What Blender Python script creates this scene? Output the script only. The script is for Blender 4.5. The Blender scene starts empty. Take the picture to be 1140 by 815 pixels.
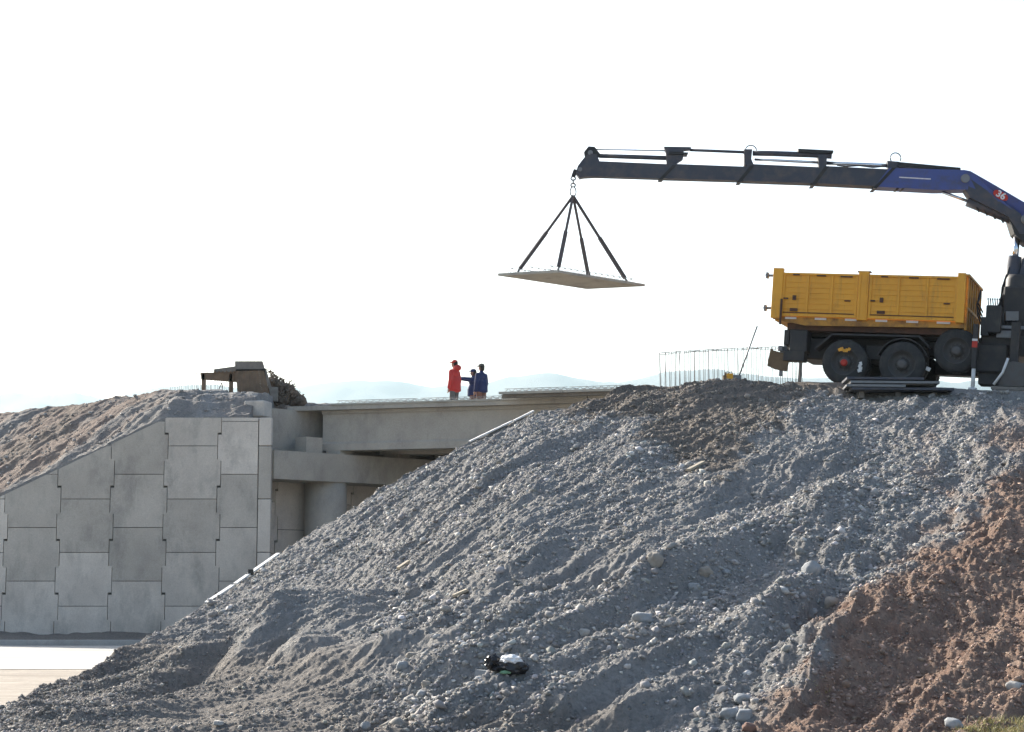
import bpy, math, random
import numpy as np
from mathutils import Vector, Matrix, Euler
random.seed(7); RNG = np.random.default_rng(11)
SC = bpy.context.scene
COL = SC.collection
R = math.radians

# ------------------------------------------------------------------ camera
F_PX, W_PX, H_PX = 2100.0, 1140.0, 815.0
CAM_Z = 1.65
PITCH = math.atan((648 - H_PX / 2) / F_PX)
CP, SP = math.cos(PITCH), math.sin(PITCH)
def at(px, py, Y):
    """photo measurement + distance -> a place in metres"""
    x = (px - W_PX / 2) / F_PX; up = (H_PX / 2 - py) / F_PX
    s = Y / (CP - up * SP)
    return Vector((x * s, Y, CAM_Z + s * (SP + up * CP)))
def proj(p):
    X, Y, Z = p[0], p[1], p[2] - CAM_Z
    d = Y * CP + Z * SP; u = -Y * SP + Z * CP
    return (W_PX / 2 + F_PX * X / d, H_PX / 2 - F_PX * u / d)
cam_d = bpy.data.cameras.new('camera'); cam = bpy.data.objects.new('camera', cam_d); COL.objects.link(cam)
cam.location = (0, 0, CAM_Z); cam.rotation_euler = (math.pi / 2 + PITCH, 0, 0)
cam_d.sensor_width = 36; cam_d.lens = 36 * F_PX / W_PX; cam_d.clip_end = 60000; cam_d.clip_start = 0.1
SC.camera = cam

# ------------------------------------------------------------------ light
SUN_AZ, SUN_EL = R(-37), R(27.5)      # azimuth from +Y (straight ahead), negative = left
w = bpy.data.worlds.new('World'); SC.world = w; w.use_nodes = True
nt = w.node_tree; bg = nt.nodes['Background']
sky = nt.nodes.new('ShaderNodeTexSky'); sky.sky_type = 'NISHITA'; sky.sun_disc = False
sky.sun_elevation = SUN_EL; sky.sun_rotation = SUN_AZ
sky.air_density = 1.0; sky.dust_density = 3.0; sky.ozone_density = 1.5
nt.links.new(sky.outputs[0], bg.inputs[0]); bg.inputs[1].default_value = 0.13
sd = bpy.data.lights.new('sun', 'SUN'); sd.energy = 5.0; sd.angle = R(0.53); sd.color = (1.0, 0.95, 0.86)
sun = bpy.data.objects.new('sun', sd); COL.objects.link(sun)
sv = Vector((math.sin(SUN_AZ) * math.cos(SUN_EL), math.cos(SUN_AZ) * math.cos(SUN_EL), math.sin(SUN_EL)))
sun.rotation_euler = sv.to_track_quat('Z', 'Y').to_euler(); sun.location = (0, 0, 50)
vs = SC.view_settings; vs.view_transform = 'Standard'; vs.look = 'None'; vs.gamma = 1; vs.exposure = 1.05
SC.cycles.use_denoising = True
SC.cycles.max_bounces = 6

# ------------------------------------------------------------------ materials
def nm(name):
    m = bpy.data.materials.new(name); m.use_nodes = True
    t = m.node_tree; return m, t, t.nodes['Principled BSDF']
def N(t, kind, **kw):
    n = t.nodes.new(kind)
    for k, v in kw.items(): setattr(n, k, v)
    return n
def mixc(t, fac, a, b, mode='MIX'):
    n = N(t, 'ShaderNodeMix', data_type='RGBA', blend_type=mode)
    for sock, val in ((n.inputs[0], fac), (n.inputs[6], a), (n.inputs[7], b)):
        if hasattr(val, 'links') or hasattr(val, 'is_linked'): t.links.new(val, sock)
        else: sock.default_value = val if not isinstance(val, tuple) else (*val, 1)[:4]
    return n.outputs[2]
def noise(t, scale, detail=5, rough=0.6, vec=None, dist=0.0):
    n = N(t, 'ShaderNodeTexNoise'); n.inputs['Scale'].default_value = scale
    n.inputs['Detail'].default_value = detail; n.inputs['Roughness'].default_value = rough
    n.inputs['Distortion'].default_value = dist
    if vec is not None: t.links.new(vec, n.inputs['Vector'])
    return n.outputs['Fac']
def ramp(t, src, a, b, ca=(0, 0, 0), cb=(1, 1, 1)):
    n = N(t, 'ShaderNodeValToRGB'); n.color_ramp.elements[0].position = a; n.color_ramp.elements[1].position = b
    n.color_ramp.elements[0].color = (*ca, 1); n.color_ramp.elements[1].color = (*cb, 1)
    t.links.new(src, n.inputs[0]); return n.outputs[0]
def bump(t, p, src, dist, strength=1.0):
    b = N(t, 'ShaderNodeBump'); b.inputs['Distance'].default_value = dist; b.inputs['Strength'].default_value = strength
    t.links.new(src, b.inputs['Height']); t.links.new(b.outputs[0], p.inputs['Normal'])
def coords(t, scale=None):
    c = N(t, 'ShaderNodeTexCoord').outputs['Object']
    if scale:
        m = N(t, 'ShaderNodeMapping'); m.inputs['Scale'].default_value = scale; t.links.new(c, m.inputs[0]); c = m.outputs[0]
    return c
def attr(t, name):
    return N(t, 'ShaderNodeAttribute', attribute_name=name)
def plain(name, col, rough=0.6, metal=0.0, dirt=(0.09, 0.075, 0.06), amt=0.5, scale=3.0, bmp=0.002, spec=0.4):
    m, t, p = nm(name); c = coords(t)
    f = ramp(t, noise(t, scale, 8, 0.65, c), 0.45, 0.75)
    g = N(t, 'ShaderNodeMath', operation='MULTIPLY'); t.links.new(f, g.inputs[0]); g.inputs[1].default_value = amt
    t.links.new(mixc(t, g.outputs[0], col, dirt), p.inputs['Base Color'])
    p.inputs['Roughness'].default_value = rough; p.inputs['Metallic'].default_value = metal
    p.inputs['Specular IOR Level'].default_value = spec
    if bmp: bump(t, p, noise(t, scale * 8, 4, 0.6, c), bmp)
    return m
M = {}
def concrete(name, a, b, stain=(0.16, 0.155, 0.145), vary=0.0):
    m, t, p = nm(name); c = N(t, 'ShaderNodeNewGeometry').outputs['Position']
    mp_ = N(t, 'ShaderNodeMapping'); mp_.inputs['Scale'].default_value = (1.5, 1.5, .7); t.links.new(c, mp_.inputs[0])
    base = mixc(t, ramp(t, noise(t, 1.3, 6, 0.6, c), 0.3, 0.7), a, b)
    st = ramp(t, noise(t, 0.7, 8, 0.72, mp_.outputs[0], 0.15), 0.50, 0.74)
    k = N(t, 'ShaderNodeMath', operation='MULTIPLY'); t.links.new(st, k.inputs[0]); k.inputs[1].default_value = 0.6
    base = mixc(t, k.outputs[0], base, stain)
    fine = ramp(t, noise(t, 26, 4, 0.7, c), 0.3, 0.75, (0.86, 0.86, 0.86), (1.08, 1.08, 1.08))
    base = mixc(t, 1.0, base, fine, 'MULTIPLY')
    if vary:
        oi = N(t, 'ShaderNodeObjectInfo')
        v = ramp(t, oi.outputs['Random'], 0, 1, (1 - vary, 1 - vary * 1.0, 1 - vary * 1.05), (1 + vary * .6,) * 3)
        base = mixc(t, 1.0, base, v, 'MULTIPLY')
    t.links.new(base, p.inputs['Base Color']); p.inputs['Roughness'].default_value = 0.9
    p.inputs['Specular IOR Level'].default_value = 0.25
    bump(t, p, noise(t, 18, 8, 0.7, c), 0.006); return m
M['panel'] = concrete('panel_concrete', (0.50, 0.45, 0.395), (0.63, 0.575, 0.505), vary=0.24)
M['concrete'] = concrete('cast_concrete', (0.38, 0.34, 0.29), (0.46, 0.42, 0.355))
M['plank_concrete'] = concrete('plank_concrete', (0.40, 0.37, 0.31), (0.46, 0.43, 0.37))
M['joint'] = plain('joint_filler', (0.13, 0.125, 0.115), 0.95)

def ground_soil(name, grey=(0.238, 0.226, 0.213), grey2=(0.33, 0.31, 0.29), red=(0.225, 0.137, 0.10), red2=(0.32, 0.232, 0.178), brown=(0.185, 0.15, 0.12)):
    m, t, p = nm(name); c = coords(t)
    g = mixc(t, ramp(t, noise(t, 0.9, 8, 0.7, c), 0.3, 0.7), grey, grey2)
    r = mixc(t, ramp(t, noise(t, 1.7, 8, 0.75, c), 0.35, 0.68), red, red2)
    base = mixc(t, attr(t, 'red').outputs['Fac'], g, r)
    base = mixc(t, attr(t, 'brown').outputs['Fac'], base, brown)
    grain = ramp(t, noise(t, 17, 6, 0.75, c), 0.3, 0.72, (0.72, 0.72, 0.72), (1.3, 1.3, 1.28))
    base = mixc(t, 1.0, base, grain, 'MULTIPLY')
    vo = N(t, 'ShaderNodeTexVoronoi'); vo.inputs['Scale'].default_value = 13; t.links.new(c, vo.inputs['Vector'])
    sp = ramp(t, vo.outputs['Distance'], 0.10, 0.34, (1, 1, 1), (0, 0, 0))
    vc = N(t, 'ShaderNodeSeparateColor'); t.links.new(vo.outputs['Color'], vc.inputs[0])
    pick = ramp(t, vc.outputs[0], 0.66, 0.72)
    pf = N(t, 'ShaderNodeMath', operation='MULTIPLY'); t.links.new(sp, pf.inputs[0]); t.links.new(pick, pf.inputs[1])
    pf2 = N(t, 'ShaderNodeMath', operation='MULTIPLY'); t.links.new(pf.outputs[0], pf2.inputs[0]); pf2.inputs[1].default_value = 0.55
    base = mixc(t, pf2.outputs[0], base, (0.40, 0.39, 0.36))
    t.links.new(base, p.inputs['Base Color']); p.inputs['Roughness'].default_value = 0.95
    p.inputs['Specular IOR Level'].default_value = 0.15
    ad = N(t, 'ShaderNodeMath', operation='ADD'); t.links.new(noise(t, 9, 10, 0.8, c), ad.inputs[0]); t.links.new(pf.outputs[0], ad.inputs[1])
    ad2 = N(t, 'ShaderNodeMath', operation='MULTIPLY_ADD'); t.links.new(noise(t, 34, 6, .75, c), ad2.inputs[0]); ad2.inputs[1].default_value = .35; t.links.new(ad.outputs[0], ad2.inputs[2]); bump(t, p, ad2.outputs[0], 0.055, 1.0); return m
M['soil'] = ground_soil('embankment_soil')
def stone_mat(name):
    m, t, p = nm(name)
    a = attr(t, 'tint'); c = coords(t)
    n_ = ramp(t, noise(t, 25, 4, 0.6, c), 0.3, 0.7, (0.8, 0.8, 0.8), (1.15, 1.15, 1.15))
    t.links.new(mixc(t, 1.0, a.outputs['Color'], n_, 'MULTIPLY'), p.inputs['Base Color'])
    p.inputs['Roughness'].default_value = 0.85; p.inputs['Specular IOR Level'].default_value = 0.3; return m
M['stones'] = stone_mat('gravel_stones')
for k, a, b in (('boulder_warm', (0.27, 0.235, 0.195), (0.36, 0.32, 0.27)), ('boulder_grey', (0.25, 0.26, 0.265), (0.36, 0.36, 0.355)), ('boulder_pale', (0.40, 0.37, 0.33), (0.50, 0.465, 0.42)), ('boulder_red', (0.19, 0.11, 0.085), (0.27, 0.17, 0.13))):
    M[k] = concrete(k, a, b, stain=tuple(x * .6 for x in a))
M['yellow'] = plain('yellow_paint', (0.62, 0.285, 0.018), 0.5, dirt=(0.20, 0.09, 0.03), amt=0.55, scale=1.6, bmp=0.003)
def worn_yellow():
    m, t, p = nm('worn_yellow_paint'); c = coords(t)
    base = mixc(t, ramp(t, noise(t, 1.4, 6, 0.7, c), .3, .75), (0.80, 0.385, 0.03), (0.66, 0.305, 0.025))
    st = ramp(t, noise(t, 2.2, 7, .75, coords(t, (2.6, 2.6, .35)), .5), .52, .72)
    k = N(t, 'ShaderNodeMath', operation='MULTIPLY'); t.links.new(st, k.inputs[0]); k.inputs[1].default_value = .55
    base = mixc(t, k.outputs[0], base, (0.24, 0.125, 0.04))
    base = mixc(t, ramp(t, noise(t, 5.5, 8, .75, c), .665, .69), base, (0.075, 0.035, 0.02))
    t.links.new(base, p.inputs['Base Color']); p.inputs['Roughness'].default_value = .55
    bump(t, p, noise(t, 3.0, 5, .6, c), .012); return m
M['yellow'] = worn_yellow()
M['yellow_worn'] = plain('worn_yellow_edge', (0.50, 0.25, 0.04), 0.6, dirt=(0.09, 0.05, 0.035), amt=0.95, scale=4)
M['rust'] = plain('rusty_steel', (0.10, 0.05, 0.03), 0.85, dirt=(0.03, 0.025, 0.02), amt=0.7, scale=6)
M['black'] = plain('chassis_black', (0.032, 0.031, 0.031), 0.6, dirt=(0.075, 0.062, 0.05), amt=0.7, scale=2.5)
M['rubber'] = plain('tyre_rubber', (0.03, 0.03, 0.03), 0.8, dirt=(0.075, 0.068, 0.06), amt=0.7, scale=5)
M['rim'] = plain('rim_steel', (0.10, 0.098, 0.095), 0.55, 0.2, dirt=(0.09, 0.07, 0.055), amt=0.7, scale=7)
M['blue'] = plain('crane_blue', (0.06, 0.085, 0.26), 0.45, dirt=(0.07, 0.07, 0.09), amt=0.8, scale=4)
M['boom'] = plain('boom_dark', (0.05, 0.055, 0.072), 0.55, 0.0, dirt=(0.12, 0.10, 0.085), amt=0.7, scale=4)
M['hose'] = plain('hose_black', (0.02, 0.02, 0.02), 0.5)
M['chrome'] = plain('chrome_rod', (0.62, 0.65, 0.68), 0.2, 1.0, dirt=(0.3, 0.3, 0.3), amt=0.3, scale=6, bmp=0)
M['white'] = plain('white_paint', (0.72, 0.72, 0.70), 0.5, dirt=(0.35, 0.33, 0.3), amt=0.5, scale=8)
M['redpaint'] = plain('red_paint', (0.48, 0.035, 0.02), 0.5, dirt=(0.25, 0.03, 0.02), amt=0.4)
M['orange'] = plain('orange_plastic', (0.75, 0.36, 0.02), 0.45, dirt=(0.35, 0.2, 0.05), amt=0.4, scale=12)
M['greymetal'] = plain('grey_metal', (0.20, 0.205, 0.21), 0.5, 0.4, amt=0.5)
M['strap'] = plain('sling_webbing', (0.10, 0.085, 0.085), 0.9, dirt=(0.06, 0.055, 0.055), amt=0.6, scale=10)
M['rebar'] = plain('rebar_steel', (0.22, 0.215, 0.21), 0.7, 0.0, dirt=(0.12, 0.09, 0.07), amt=0.6, scale=9, bmp=0)
M['wood'] = plain('weathered_wood', (0.19, 0.13, 0.085), 0.85, dirt=(0.09, 0.07, 0.05), amt=0.8, scale=4, bmp=0.004)
M['wood_grey'] = plain('grey_wood', (0.21, 0.19, 0.165), 0.85, dirt=(0.10, 0.085, 0.07), amt=0.7, scale=4, bmp=0.004)
M['wood_pale'] = plain('pale_wood', (0.45, 0.38, 0.28), 0.85, dirt=(0.3, 0.25, 0.18), amt=0.6, scale=9)
M['flap'] = plain('mud_flap_rubber', (0.17, 0.115, 0.065), 0.85, dirt=(0.08, 0.06, 0.04), amt=0.7, scale=6)
M['glass'] = plain('cab_glass', (0.03, 0.04, 0.045), 0.08, amt=0.1, bmp=0)
M['skin'] = plain('skin', (0.34, 0.19, 0.13), 0.55, dirt=(0.28, 0.14, 0.10), amt=0.4, bmp=0)
M['hair'] = plain('dark_hair', (0.02, 0.016, 0.013), 0.7, bmp=0)
M['jacket_red'] = plain('red_jacket', (0.46, 0.04, 0.035), 0.8, dirt=(0.35, 0.02, 0.02), amt=0.5, scale=8)
M['jacket_navy'] = plain('navy_jacket', (0.022, 0.032, 0.10), 0.8, dirt=(0.015, 0.02, 0.06), amt=0.5, scale=8)
M['trousers_grey'] = plain('grey_trousers', (0.12, 0.12, 0.12), 0.9, scale=8)
M['trousers_brown'] = plain('brown_trousers', (0.20, 0.10, 0.075), 0.9, scale=8)
M['shoes'] = plain('shoe_leather', (0.04, 0.03, 0.025), 0.6)
M['cap_grey'] = plain('cap_cloth', (0.10, 0.10, 0.085), 0.9)
M['bag_white'] = plain('white_plastic', (0.80, 0.78, 0.76), 0.45, dirt=(0.5, 0.48, 0.45), amt=0.3)
M['bag_black'] = plain('black_plastic', (0.012, 0.011, 0.013), 0.35)
M['green'] = plain('green_plastic', (0.22, 0.42, 0.24), 0.4)
M['brush'] = plain('cut_brush', (0.13, 0.10, 0.075), 0.9, dirt=(0.07, 0.05, 0.035), amt=0.9, scale=7)
def simple_ground(name, a, b, s=0.8, bmp=0.02, streak=None):
    m, t, p = nm(name); c = coords(t)
    base = mixc(t, ramp(t, noise(t, s, 9, 0.7, c), 0.32, 0.7), a, b)
    if streak: base = mixc(t, ramp(t, noise(t, 1.0, 6, 0.7, coords(t, (.12, 2.2, 1)), .4), .48, .68), base, streak)
    base = mixc(t, 1.0, base, ramp(t, noise(t, 12, 6, 0.7, c), 0.3, 0.75, (0.8, 0.8, 0.8), (1.15, 1.15, 1.15)), 'MULTIPLY')
    t.links.new(base, p.inputs['Base Color']); p.inputs['Roughness'].default_value = 0.92
    bump(t, p, noise(t, 6, 10, 0.75, c), bmp); return m
M['dirt'] = simple_ground('yard_dirt', (0.27, 0.225, 0.175), (0.38, 0.32, 0.255), streak=(.17, .135, .10))
M['road'] = simple_ground('dusty_road', (0.40, 0.385, 0.35), (0.50, 0.48, 0.43), 0.4, 0.004, streak=(.27, .25, .22))
M['mountain'] = simple_ground('mountain_rock', (0.16, 0.15, 0.13), (0.24, 0.22, 0.19), 0.002, 20)
M['kerb'] = concrete('kerb_concrete', (0.36, 0.35, 0.33), (0.42, 0.41, 0.39))
def grass_mat():
    m, t, p = nm('dry_grass'); oi = attr(t, 'tint')
    t.links.new(oi.outputs['Color'], p.inputs['Base Color']); p.inputs['Roughness'].default_value = 0.7
    p.inputs['Subsurface Weight'].default_value = 0.0; return m
M['grass'] = grass_mat()

# ------------------------------------------------------------------ object helpers
def tag(o, label=None, cat=None, group=None, kind=None):
    if label: o['label'] = label
    if cat: o['category'] = cat
    if group: o['group'] = group
    if kind: o['kind'] = kind
    return o
def empty(name, loc=(0, 0, 0), rot=(0, 0, 0)):
    o = bpy.data.objects.new(name, None); COL.objects.link(o); o.location = loc; o.rotation_euler = rot
    o.empty_display_size = 0.2; return o
class MB:
    def __init__(s): s.v = []; s.f = []; s.sm = []
    def add(s, vs, fs, smooth=False):
        b = len(s.v); s.v += [tuple(p) for p in vs]
        for f in fs: s.f.append(tuple(i + b for i in f)); s.sm.append(smooth)
        return s
    def box(s, c, size, rot=None, ch=0.0):
        hx, hy, hz = (k / 2 for k in size); c = Vector(c)
        rot = rot or Matrix.Identity(3)
        ch = ch or min(hx, hy, hz) * 0.12
        P = []; idx = {}
        for sx in (-1, 1):
            for sy in (-1, 1):
                for sz in (-1, 1):
                    for ax in range(3):
                        q = [hx - ch, hy - ch, hz - ch]; q[ax] += ch
                        idx[(sx, sy, sz, ax)] = len(P); P.append(c + rot @ Vector((sx * q[0], sy * q[1], sz * q[2])))
        I = lambda *k: idx[k]; Fs = []
        for ax in range(3):
            o1, o2 = [(1, 2), (0, 2), (0, 1)][ax]
            for sg in (-1, 1):
                q = []
                for a, b in ((-1, -1), (1, -1), (1, 1), (-1, 1)):
                    k = [0, 0, 0]; k[ax] = sg; k[o1] = a; k[o2] = b; q.append(I(*k, ax))
                Fs.append(q)
        for ax in range(3):                                   # chamfer faces along each edge
            o1, o2 = [(1, 2), (0, 2), (0, 1)][ax]
            for a in (-1, 1):
                for b in (-1, 1):
                    k0 = [0, 0, 0]; k1 = [0, 0, 0]; k0[ax] = -1; k1[ax] = 1
                    for k in (k0, k1): k[o1] = a; k[o2] = b
                    Fs.append([I(*k0, o1), I(*k1, o1), I(*k1, o2), I(*k0, o2)])
        for sx in (-1, 1):
            for sy in (-1, 1):
                for sz in (-1, 1): Fs.append([I(sx, sy, sz, 0), I(sx, sy, sz, 1), I(sx, sy, sz, 2)])
        return s.add(P, Fs)
    def bar(s, p0, p1, wd, ht, up=(0, 0, 1)):
        p0, p1 = Vector(p0), Vector(p1); d = (p1 - p0); L = d.length; d.normalize()
        u = Vector(up); y = u.cross(d)
        if y.length < 1e-4: y = Vector((0, 1, 0)).cross(d)
        y.normalize(); z = d.cross(y)
        m = Matrix((d, y, z)).transposed()
        return s.box((p0 + p1) / 2, (L, wd, ht), m)
    def tube(s, pts, r, n=12, r1=None, caps=True, smooth=True):
        pts = [Vector(p) for p in pts]; m = len(pts); vs = []; fs = []
        d0 = (pts[1] - pts[0]).normalized(); ref = Vector((0, 0, 1)) if abs(d0.z) < 0.9 else Vector((1, 0, 0))
        for i, p in enumerate(pts):
            d = ((pts[min(i + 1, m - 1)] - pts[max(i - 1, 0)])).normalized()
            a = d.cross(ref).normalized(); b = d.cross(a).normalized()
            rr = r if r1 is None else r + (r1 - r) * i / (m - 1)
            for k in range(n):
                t = 2 * math.pi * k / n; vs.append(p + a * (rr * math.cos(t)) + b * (rr * math.sin(t)))
        for i in range(m - 1):
            for k in range(n):
                fs.append((i * n + k, i * n + (k + 1) % n, (i + 1) * n + (k + 1) % n, (i + 1) * n + k))
        s.add(vs, fs, smooth)
        if caps:
            b = len(s.v) - len(vs)
            s.f.append(tuple(b + k for k in range(n))); s.sm.append(False)
            s.f.append(tuple(b + (m - 1) * n + n - 1 - k for k in range(n))); s.sm.append(False)
        return s
    def prism(s, poly, vec):
        vec = Vector(vec); n = len(poly); poly = [Vector(p) for p in poly]
        fs = [tuple(range(n)), tuple(range(2 * n - 1, n - 1, -1))]
        fs += [(i, (i + 1) % n, n + (i + 1) % n, n + i) for i in range(n)]
        return s.add(poly + [p + vec for p in poly], fs)
    def lathe(s, c, axis, prof, n=32, smooth=True, cap0=True, cap1=True):
        """prof: (offset along axis, radius)"""
        c = Vector(c); ax = Vector(axis).normalized(); a = ax.cross(Vector((0.31, 0.2, 1))).normalized(); b = ax.cross(a)
        vs = []; fs = []
        for h, r in prof:
            for k in range(n):
                t = 2 * math.pi * k / n; vs.append(c + ax * h + (a * math.cos(t) + b * math.sin(t)) * r)
        for i in range(len(prof) - 1):
            for k in range(n): fs.append((i * n + k, i * n + (k + 1) % n, (i + 1) * n + (k + 1) % n, (i + 1) * n + k))
        s.add(vs, fs, smooth); b0 = len(s.v) - len(vs)
        if cap0: s.f.append(tuple(b0 + k for k in range(n))); s.sm.append(False)
        e = b0 + (len(prof) - 1) * n; 
        if cap1: s.f.append(tuple(e + n - 1 - k for k in range(n))); s.sm.append(False)
        return s
    def ball(s, c, r, rot=None, n=14, m_=9):
        c = Vector(c); r = Vector(r) if hasattr(r, '__len__') else Vector((r, r, r)); vs = []; fs = []
        for i in range(m_ + 1):
            ph = math.pi * i / m_
            for k in range(n):
                t = 2 * math.pi * k / n
                q = Vector((r.x * math.sin(ph) * math.cos(t), r.y * math.sin(ph) * math.sin(t), r.z * math.cos(ph)))
                vs.append(c + (rot @ q if rot else q))
        for i in range(m_):
            for k in range(n): fs.append((i * n + k, i * n + (k + 1) % n, (i + 1) * n + (k + 1) % n, (i + 1) * n + k))
        return s.add(vs, fs, True)
    def build(s, name, mat, parent=None, xf=None, loc=None, fix=False):
        me = bpy.data.meshes.new(name)
        vs = [xf @ Vector(p) for p in s.v] if xf else s.v
        if loc is not None: vs = [Vector(p) - Vector(loc) for p in vs]
        me.from_pydata(vs, [], s.f); me.polygons.foreach_set('use_smooth', s.sm); me.materials.append(mat); me.update()
        import bmesh
        bm = bmesh.new(); bm.from_mesh(me); bmesh.ops.recalc_face_normals(bm, faces=bm.faces); bm.to_mesh(me); bm.free()
        o = bpy.data.objects.new(name, me); COL.objects.link(o)
        if loc is not None: o.location = loc
        if parent: o.parent = parent
        return o
def copy_tree(o, parent=None):
    kids = list(o.children); c = o.copy(); COL.objects.link(c); c.parent = parent
    for ch in kids: copy_tree(ch, c)
    return c

# ------------------------------------------------------------------ numpy noise
def vnoise(x, y, seed=0):
    ix = np.floor(x).astype(np.int64); iy = np.floor(y).astype(np.int64); fx = x - ix; fy = y - iy
    def h(a, b):
        n = (a * 374761393 + b * 668265263 + seed * 1442695041) & 0xffffffff
        n = ((n ^ (n >> 13)) * 1274126177) & 0xffffffff; n = ((n ^ (n >> 16)) * 2246822519) & 0xffffffff
        return ((n ^ (n >> 15)) & 0xffffff) / float(0xffffff)
    u = fx * fx * fx * (fx * (fx * 6 - 15) + 10); v = fy * fy * fy * (fy * (fy * 6 - 15) + 10)
    a = h(ix, iy); b = h(ix + 1, iy); c = h(ix, iy + 1); d = h(ix + 1, iy + 1)
    return (a + (b - a) * u + (c - a) * v + (a - b - c + d) * u * v) * 2 - 1
def fbm(x, y, oct=4, seed=0, gain=0.5, lac=2.03):
    r = 0; a = 1.0
    for i in range(oct):
        r = r + a * vnoise(x * lac ** i + 17.3 * i, y * lac ** i - 9.1 * i, seed + i); a *= gain
    return r
def ss(e0, e1, x):
    t = np.clip((x - e0) / (e1 - e0), 0, 1); return t * t * (3 - 2 * t)
def rot2(x, y, ang):
    c, s = math.cos(ang), math.sin(ang); return x * c + y * s, -x * s + y * c   # along, across

# ------------------------------------------------------------------ truck frame (needed by the terrain)
YAW, TILT = R(-21), R(4.7)
_O = (10.33, 43.2)
TRK_R = Matrix.Rotation(YAW, 3, 'Z') @ Matrix.Rotation(TILT, 3, 'Y')
_off = TRK_R @ Vector((0, -1.2, 2.55))
_z = at(1076, 308, _O[1] + _off.y).z - _off.z
TRK_O = Vector((_O[0], _O[1], _z))
def truck_plane(x, y):
    return TRK_O.z - math.tan(TILT) * ((x - TRK_O.x) * math.cos(YAW) + (y - TRK_O.y) * math.sin(YAW))

# ------------------------------------------------------------------ right embankment height field
ridge = [(-900, 840, 17), (-300, 835, 18.5), (-60, 810, 21.5), (0, 792, 24.3), (53, 765, 27.5), (112, 742, 30.5), (140, 726, 32), (175, 707, 33.5), (228, 675, 35.2),
         (272, 647, 36.6), (310, 620, 37.6), (384, 573, 39.2), (429, 541, 40.0), (489, 510, 41.0), (521, 496, 41.3), (560, 476, 41.7), (593, 460, 42), (635, 453, 42.2),
         (660, 447, 42.3), (679, 441, 42.35), (703, 428.5, 42.5), (724, 426.5, 42.5), (745, 430, 42.5), (787, 424.5, 42.5), (819, 426, 42.5), (850, 427, 42.4), (885, 428, 42.3), (925, 430.5, 41.9),
         (950, 440, 41.4), (1000, 442, 41.15), (1055, 441, 41.0), (1085, 436, 40.95), (1140, 434, 40.8), (1250, 436, 40.4), (1500, 440, 40), (2200, 450, 39)]
_r = [at(*k) for k in ridge]
ra = np.array([p.x / p.y for p in _r]); rD = np.array([k[2] for k in ridge], float); rZ = np.array([p.z for p in _r])
_ta = np.linspace(ra[0], ra[-1], 4000)
def _sm(v, k=13):
    v = np.interp(_ta, ra, v); p = np.pad(v, k, mode='edge'); return np.convolve(p, np.ones(2 * k + 1) / (2 * k + 1), 'valid')
tD, tZ = _sm(rD), _sm(rZ)
def aa(px, py=560): p = at(px, py, 30); return p.x / p.y
A700, A760 = aa(688, 440), aa(745, 440)
A0, A300, A600, A1140 = aa(0), aa(300), aa(600), aa(1140)
def base_h(x, y):
    a = x / np.maximum(y, 1); D = np.interp(a, _ta, tD); Z = np.interp(a, _ta, tZ)
    Fd = np.interp(a, [A0, A300, A600, A1140], [20.5, 20.0, 19.5, 19.0])
    t = (D - y) / (D - Fd)
    z0 = np.interp(a, [A0, A300, A600, A1140], [0.0, 0.0, 0.05, 0.15])
    k = ss(A300 * 1.3, A600, a)
    tc = np.clip(t, 0, 1.0)
    # left: short berm face then a nearly level apron; right: long even batter
    k2 = ss(aa(60), aa(300), a); wl = .85 * (1 - k2) + .45 * k2; el = 15 * (1 - k2) + 5 * k2
    prof_l = np.exp(-(tc * el) ** 1.3) * wl + (1 - wl) * (1 - tc) ** 1.3
    prof_r = 1 - tc + 0.035 * np.sin(math.pi * tc) - 0.03 * np.exp(-((tc) / 0.03) ** 2)
    z = z0 + (Z - z0) * (prof_l * (1 - k) + prof_r * k)
    z = np.where(t > 1, z0 * np.exp(-(t - 1) * 3), z)
    # behind the crest
    back = y - D
    kp = ss(A700, A760, a)
    pl = truck_plane(x, y); tp = ss(aa(845, 440), aa(900, 440), a) * ss(0.0, 0.8, back)
    plateau = Z * (1 - tp) + pl * tp
    gap = ss(47.2, 48.5, y) * (1 - ss(5.2, 6.4, x))
    top = np.where(back > 0, plateau - (1 - kp) * np.maximum(back - 0.15, 0) * 1.25 - gap * kp * np.maximum(y - 47.2, 0) * 2.2, z)
    top = np.where(back > 0, np.maximum(top, -0.15), top)
    return top, t, a, D
def base_z(x, y): return float(base_h(np.array([x]), np.array([y]))[0][0])
def hit(px, py, hf=None, y0=16.0, y1=43.0):
    hf = hf or base_z; prev = y0; Y = y0
    while Y < y1:
        p = at(px, py, Y)
        if hf(p.x, Y) >= p.z:
            lo, hi = prev, Y
            for _ in range(18):
                mid = (lo + hi) / 2; q = at(px, py, mid)
                if hf(q.x, mid) >= q.z: hi = mid
                else: lo = mid
            q = at(px, py, hi); return Vector((q.x, q.y, hf(q.x, q.y)))
        prev = Y; Y += 0.25
    p = at(px, py, y1); return Vector((p.x, p.y, hf(p.x, p.y)))
def pline(pts): return [tuple(hit(px, py).xy) for px, py in pts]
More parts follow.
